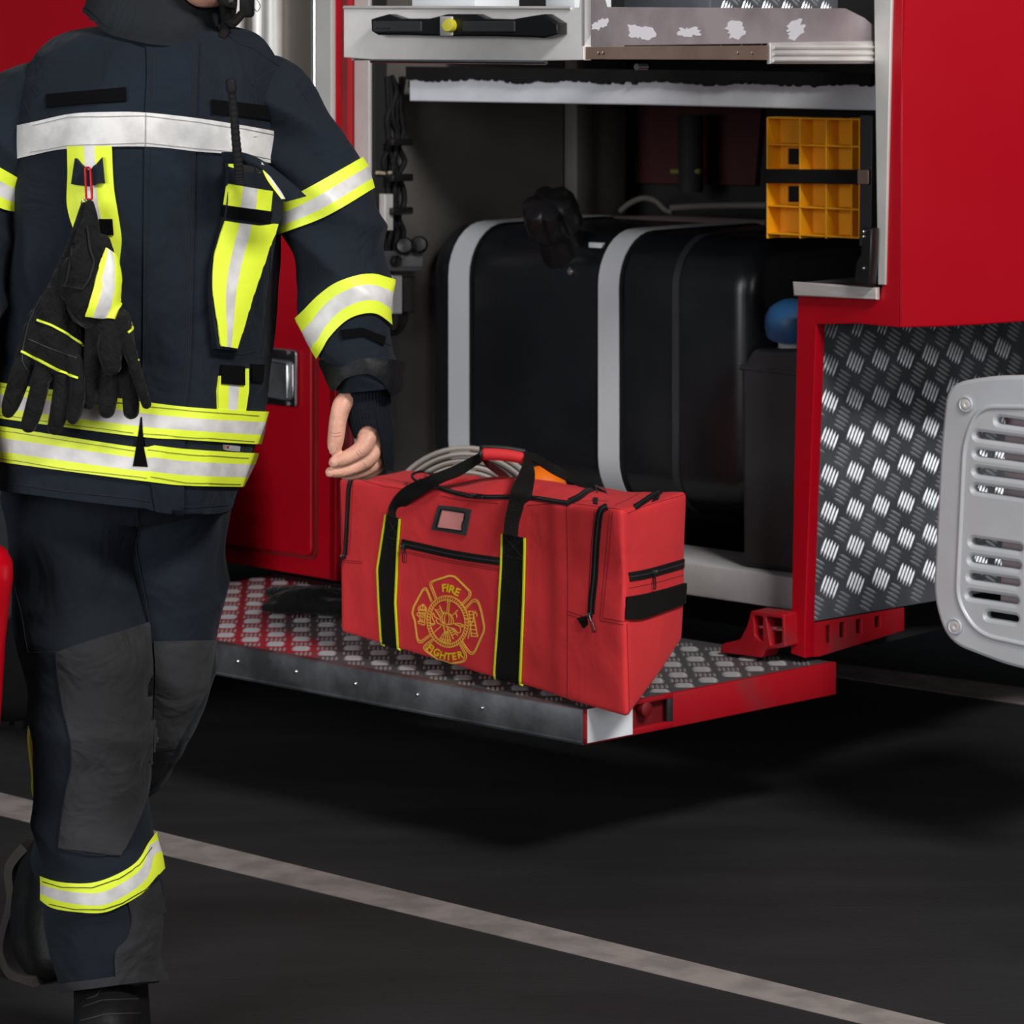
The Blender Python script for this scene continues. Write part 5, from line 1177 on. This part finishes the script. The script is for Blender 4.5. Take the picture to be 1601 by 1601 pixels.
# ---------------- gloves on the carabiner
kb = thing('carabiner', M(138, 290, 4.625), 'small red carabiner clipped to the jacket loop, holding the gloves', 'carabiner')
mk('hook_frame', *pipeg([V(q) for q in [M(x, y, 4.626) for x, y in rpoly([(133, 262), (141, 262), (144, 312), (135, 312)], 4, 4)]], .0018, 10, closed=True), REDC, kb)
mk('hook_gate', *pipeg([M(145, 290, 4.628), M(144, 312, 4.628)], .0016, 8), STEEL, kb)
for x in (131, 140): mk('split_ring', *pipeg([M(x+4*math.cos(a), 318+6*math.sin(a), 4.628+.002*math.sin(a)) for a in [2*PI*i/14 for i in range(14)]], .0009, 8, closed=True), STEEL, kb)
k_ = 4.63/F
def gl(chs, name, label):
    cs = [[(M(x, y, Y-.018), r*k_) for x, y, Y, r in c] for c in chs]
    return cs
g1 = gl([[(132, 322, 4.632, 7), (128, 350, 4.630, 12), (114, 400, 4.628, 16), (98, 450, 4.624, 24), (84, 490, 4.622, 30)],
         [(88, 480, 4.622, 26), (86, 520, 4.618, 30), (82, 560, 4.616, 27)], [(62, 500, 4.622, 20), (58, 540, 4.618, 20)], [(105, 505, 4.622, 20), (112, 545, 4.618, 17), (112, 570, 4.616, 13)],
         [(56, 515, 4.624, 20), (40, 560, 4.622, 17), (26, 605, 4.620, 16), (16, 634, 4.618, 14), (13, 643, 4.618, 11)],
         [(72, 560, 4.612, 15), (63, 600, 4.604, 14.5), (53, 640, 4.602, 14.5), (45, 664, 4.603, 13)],
         [(96, 560, 4.620, 15), (98, 600, 4.614, 14.5), (92, 645, 4.612, 14.5), (86, 668, 4.613, 12.5)],
         [(117, 565, 4.608, 12), (123, 600, 4.602, 12), (119, 636, 4.600, 12), (114, 654, 4.602, 10)]], '', '')
g1o = thing('fire_glove', M(85, 560, 4.62), 'black suede firefighter glove with two yellow piping lines, the left of the hanging pair', 'glove', 'pair of gloves hanging from the carabiner')
go1 = mk('glove_shell', *blobmesh(g1, .0024, 2), SUEDE, g1o)
GB1 = bvh_of(go1)
lines('yellow_piping', [[(58, 500), (80, 508), (105, 522), (132, 541)], [(34, 549), (60, 562), (90, 578), (122, 591)]], GB1, .003, YEL, g1o, off=.0022, Yg=4.6, h=.0025)
lines('glove_stitching', [[(45, 505), (36, 545), (35, 565), (48, 588)], [(60, 460), (52, 490), (45, 505)], [(45, 530), (80, 545), (120, 560)]], GB1, .0012, DKGREY, g1o, off=.001, Yg=4.6)
g2 = gl([[(140, 320, 4.626, 8), (140, 350, 4.622, 15), (134, 400, 4.616, 24), (135, 440, 4.610, 32), (142, 475, 4.608, 38)], [(160, 380, 4.620, 14), (165, 430, 4.612, 22), (160, 480, 4.610, 24)], [(115, 420, 4.612, 20), (112, 455, 4.608, 20)],
         [(160, 480, 4.615, 28), (168, 515, 4.612, 29), (174, 545, 4.614, 25)], [(185, 500, 4.612, 20), (192, 540, 4.612, 20)], [(152, 505, 4.612, 18), (146, 555, 4.612, 15), (143, 598, 4.610, 14), (139, 628, 4.610, 12.5)],
         [(172, 520, 4.600, 19), (172, 553, 4.590, 18), (175, 572, 4.589, 15)],
         [(174, 560, 4.616, 15), (172, 605, 4.612, 14.5), (167, 641, 4.611, 13.5)], [(201, 555, 4.614, 15), (204, 600, 4.610, 14.5), (205, 643, 4.608, 13)],
         [(188, 500, 4.600, 13), (205, 555, 4.590, 10), (219, 600, 4.588, 9), (229, 632, 4.590, 8)]], '', '')
g2o = thing('fire_glove', M(175, 560, 4.61), 'black suede glove with a yellow and silver cuff stripe, right one of the hanging pair', 'glove', 'pair of gloves hanging from the carabiner')
go2 = mk('glove_shell', *blobmesh(g2, .0024, 2), SUEDE, g2o)
GB2 = bvh_of(go2)
decal('cuff_stripe', [(165, 388), (158, 410), (150, 432), (145, 455), (134, 493)], [(178, 398), (186, 415), (192, 446), (190, 470), (180, 499)], GB2, [YEL, SIL], g2o, off=.0035, nu=30, nv=13, Yg=4.59, fr=[(.28, 0), (.70, 1), (1.01, 0)], th=.006)
lines('cuff_fold', [[(118, 350), (112, 400), (106, 440), (100, 448)], [(137, 355), (140, 390), (146, 410), (140, 435), (130, 452), (98, 446)]], GB2, .003, BLKR, g2o, off=.003, Yg=4.59, h=.003)
lines('yellow_piping', [[(200, 520), (206, 515), (211, 503)], [(216, 563), (225, 561)]], GB2, .003, YEL, g2o, off=.002, Yg=4.6, h=.0025)
# ---------------- red container at the left edge
rcq = thing('red_container', M(-60, 1000, 4.58), 'glossy red rounded container carried at the left edge of the picture', 'container')
cz = lambda py: CH-(py-HY)*4.58/F
prf = [(1330, 20), (1325, 44), (1100, 62), (1000, 68), (930, 76), (905, 80), (880, 79), (862, 70), (848, 50), (842, 4)]
mk('container_body', *lathe(V((M(-60, 0, 4.58).x, 4.58, 0)), (0, 0, 1), [(cz(y), r*4.58/F) for y, r in prf], 48), mat('glossy_red_plastic', rgb(190, 0, 20), .3, coat=.3), rcq)
mk('container_handle', *pipeg([V(q) for q in crs([tuple(M(x, y, Y)) for x, y, Y in ((-95, 850, 4.62), (-100, 800, 4.61), (-80, 768, 4.61), (-55, 768, 4.61), (-35, 800, 4.61), (-38, 850, 4.63))], 30)], .007, 10), BLK, rcq)
# ================================================================ LIGHT + CAMERA
w = bpy.data.worlds.new('World'); bpy.context.scene.world = w; w.use_nodes = True
bg = w.node_tree.nodes['Background']; bg.inputs[0].default_value = (.82, .9, 1, 1); bg.inputs[1].default_value = .08
def area(name, loc, tgt, sx, sy, P, col=(1, 1, 1)):
    l = bpy.data.lights.new(name, 'AREA'); l.shape = 'RECTANGLE'; l.size = sx; l.size_y = sy; l.energy = P; l.color = col
    o = bpy.data.objects.new(name, l); C.objects.link(o); o.location = loc
    o.rotation_euler = (V(tgt)-V(loc)).to_track_quat('-Z', 'Y').to_euler(); return o
area('garage_door_daylight', (-4.6, -1.0, 2.4), (0, 5.4, .9), 4, 3.2, 340, (.97, .985, 1))
area('ceiling_light_strip', (2.4, 2.0, 4.4), (.1, 5.4, .7), 1.6, .8, 255, (1, .985, .96))
area('front_fill_light', (3.2, -2.0, 2.6), (.4, 5.8, .8), 2.5, 2.5, 85)  # fill lamp added at front right; stands for no real door
cam = bpy.data.cameras.new('Camera'); co = bpy.data.objects.new('Camera', cam); C.objects.link(co)
co.location = (0, 0, CH); co.rotation_euler = (math.radians(90), 0, 0)
cam.sensor_width = 36; cam.sensor_fit = 'HORIZONTAL'; cam.lens = 36*F/1601; cam.shift_y = -(800.5-HY)/1601; cam.clip_end = 60
cam.dof.use_dof = True; cam.dof.focus_distance = 5.05; cam.dof.aperture_fstop = 9
s = bpy.context.scene; s.camera = co
s.view_settings.view_transform = 'Standard'; s.view_settings.look = 'None'; s.view_settings.gamma = 1; s.view_settings.exposure = 0
s.view_settings.use_curve_mapping = False
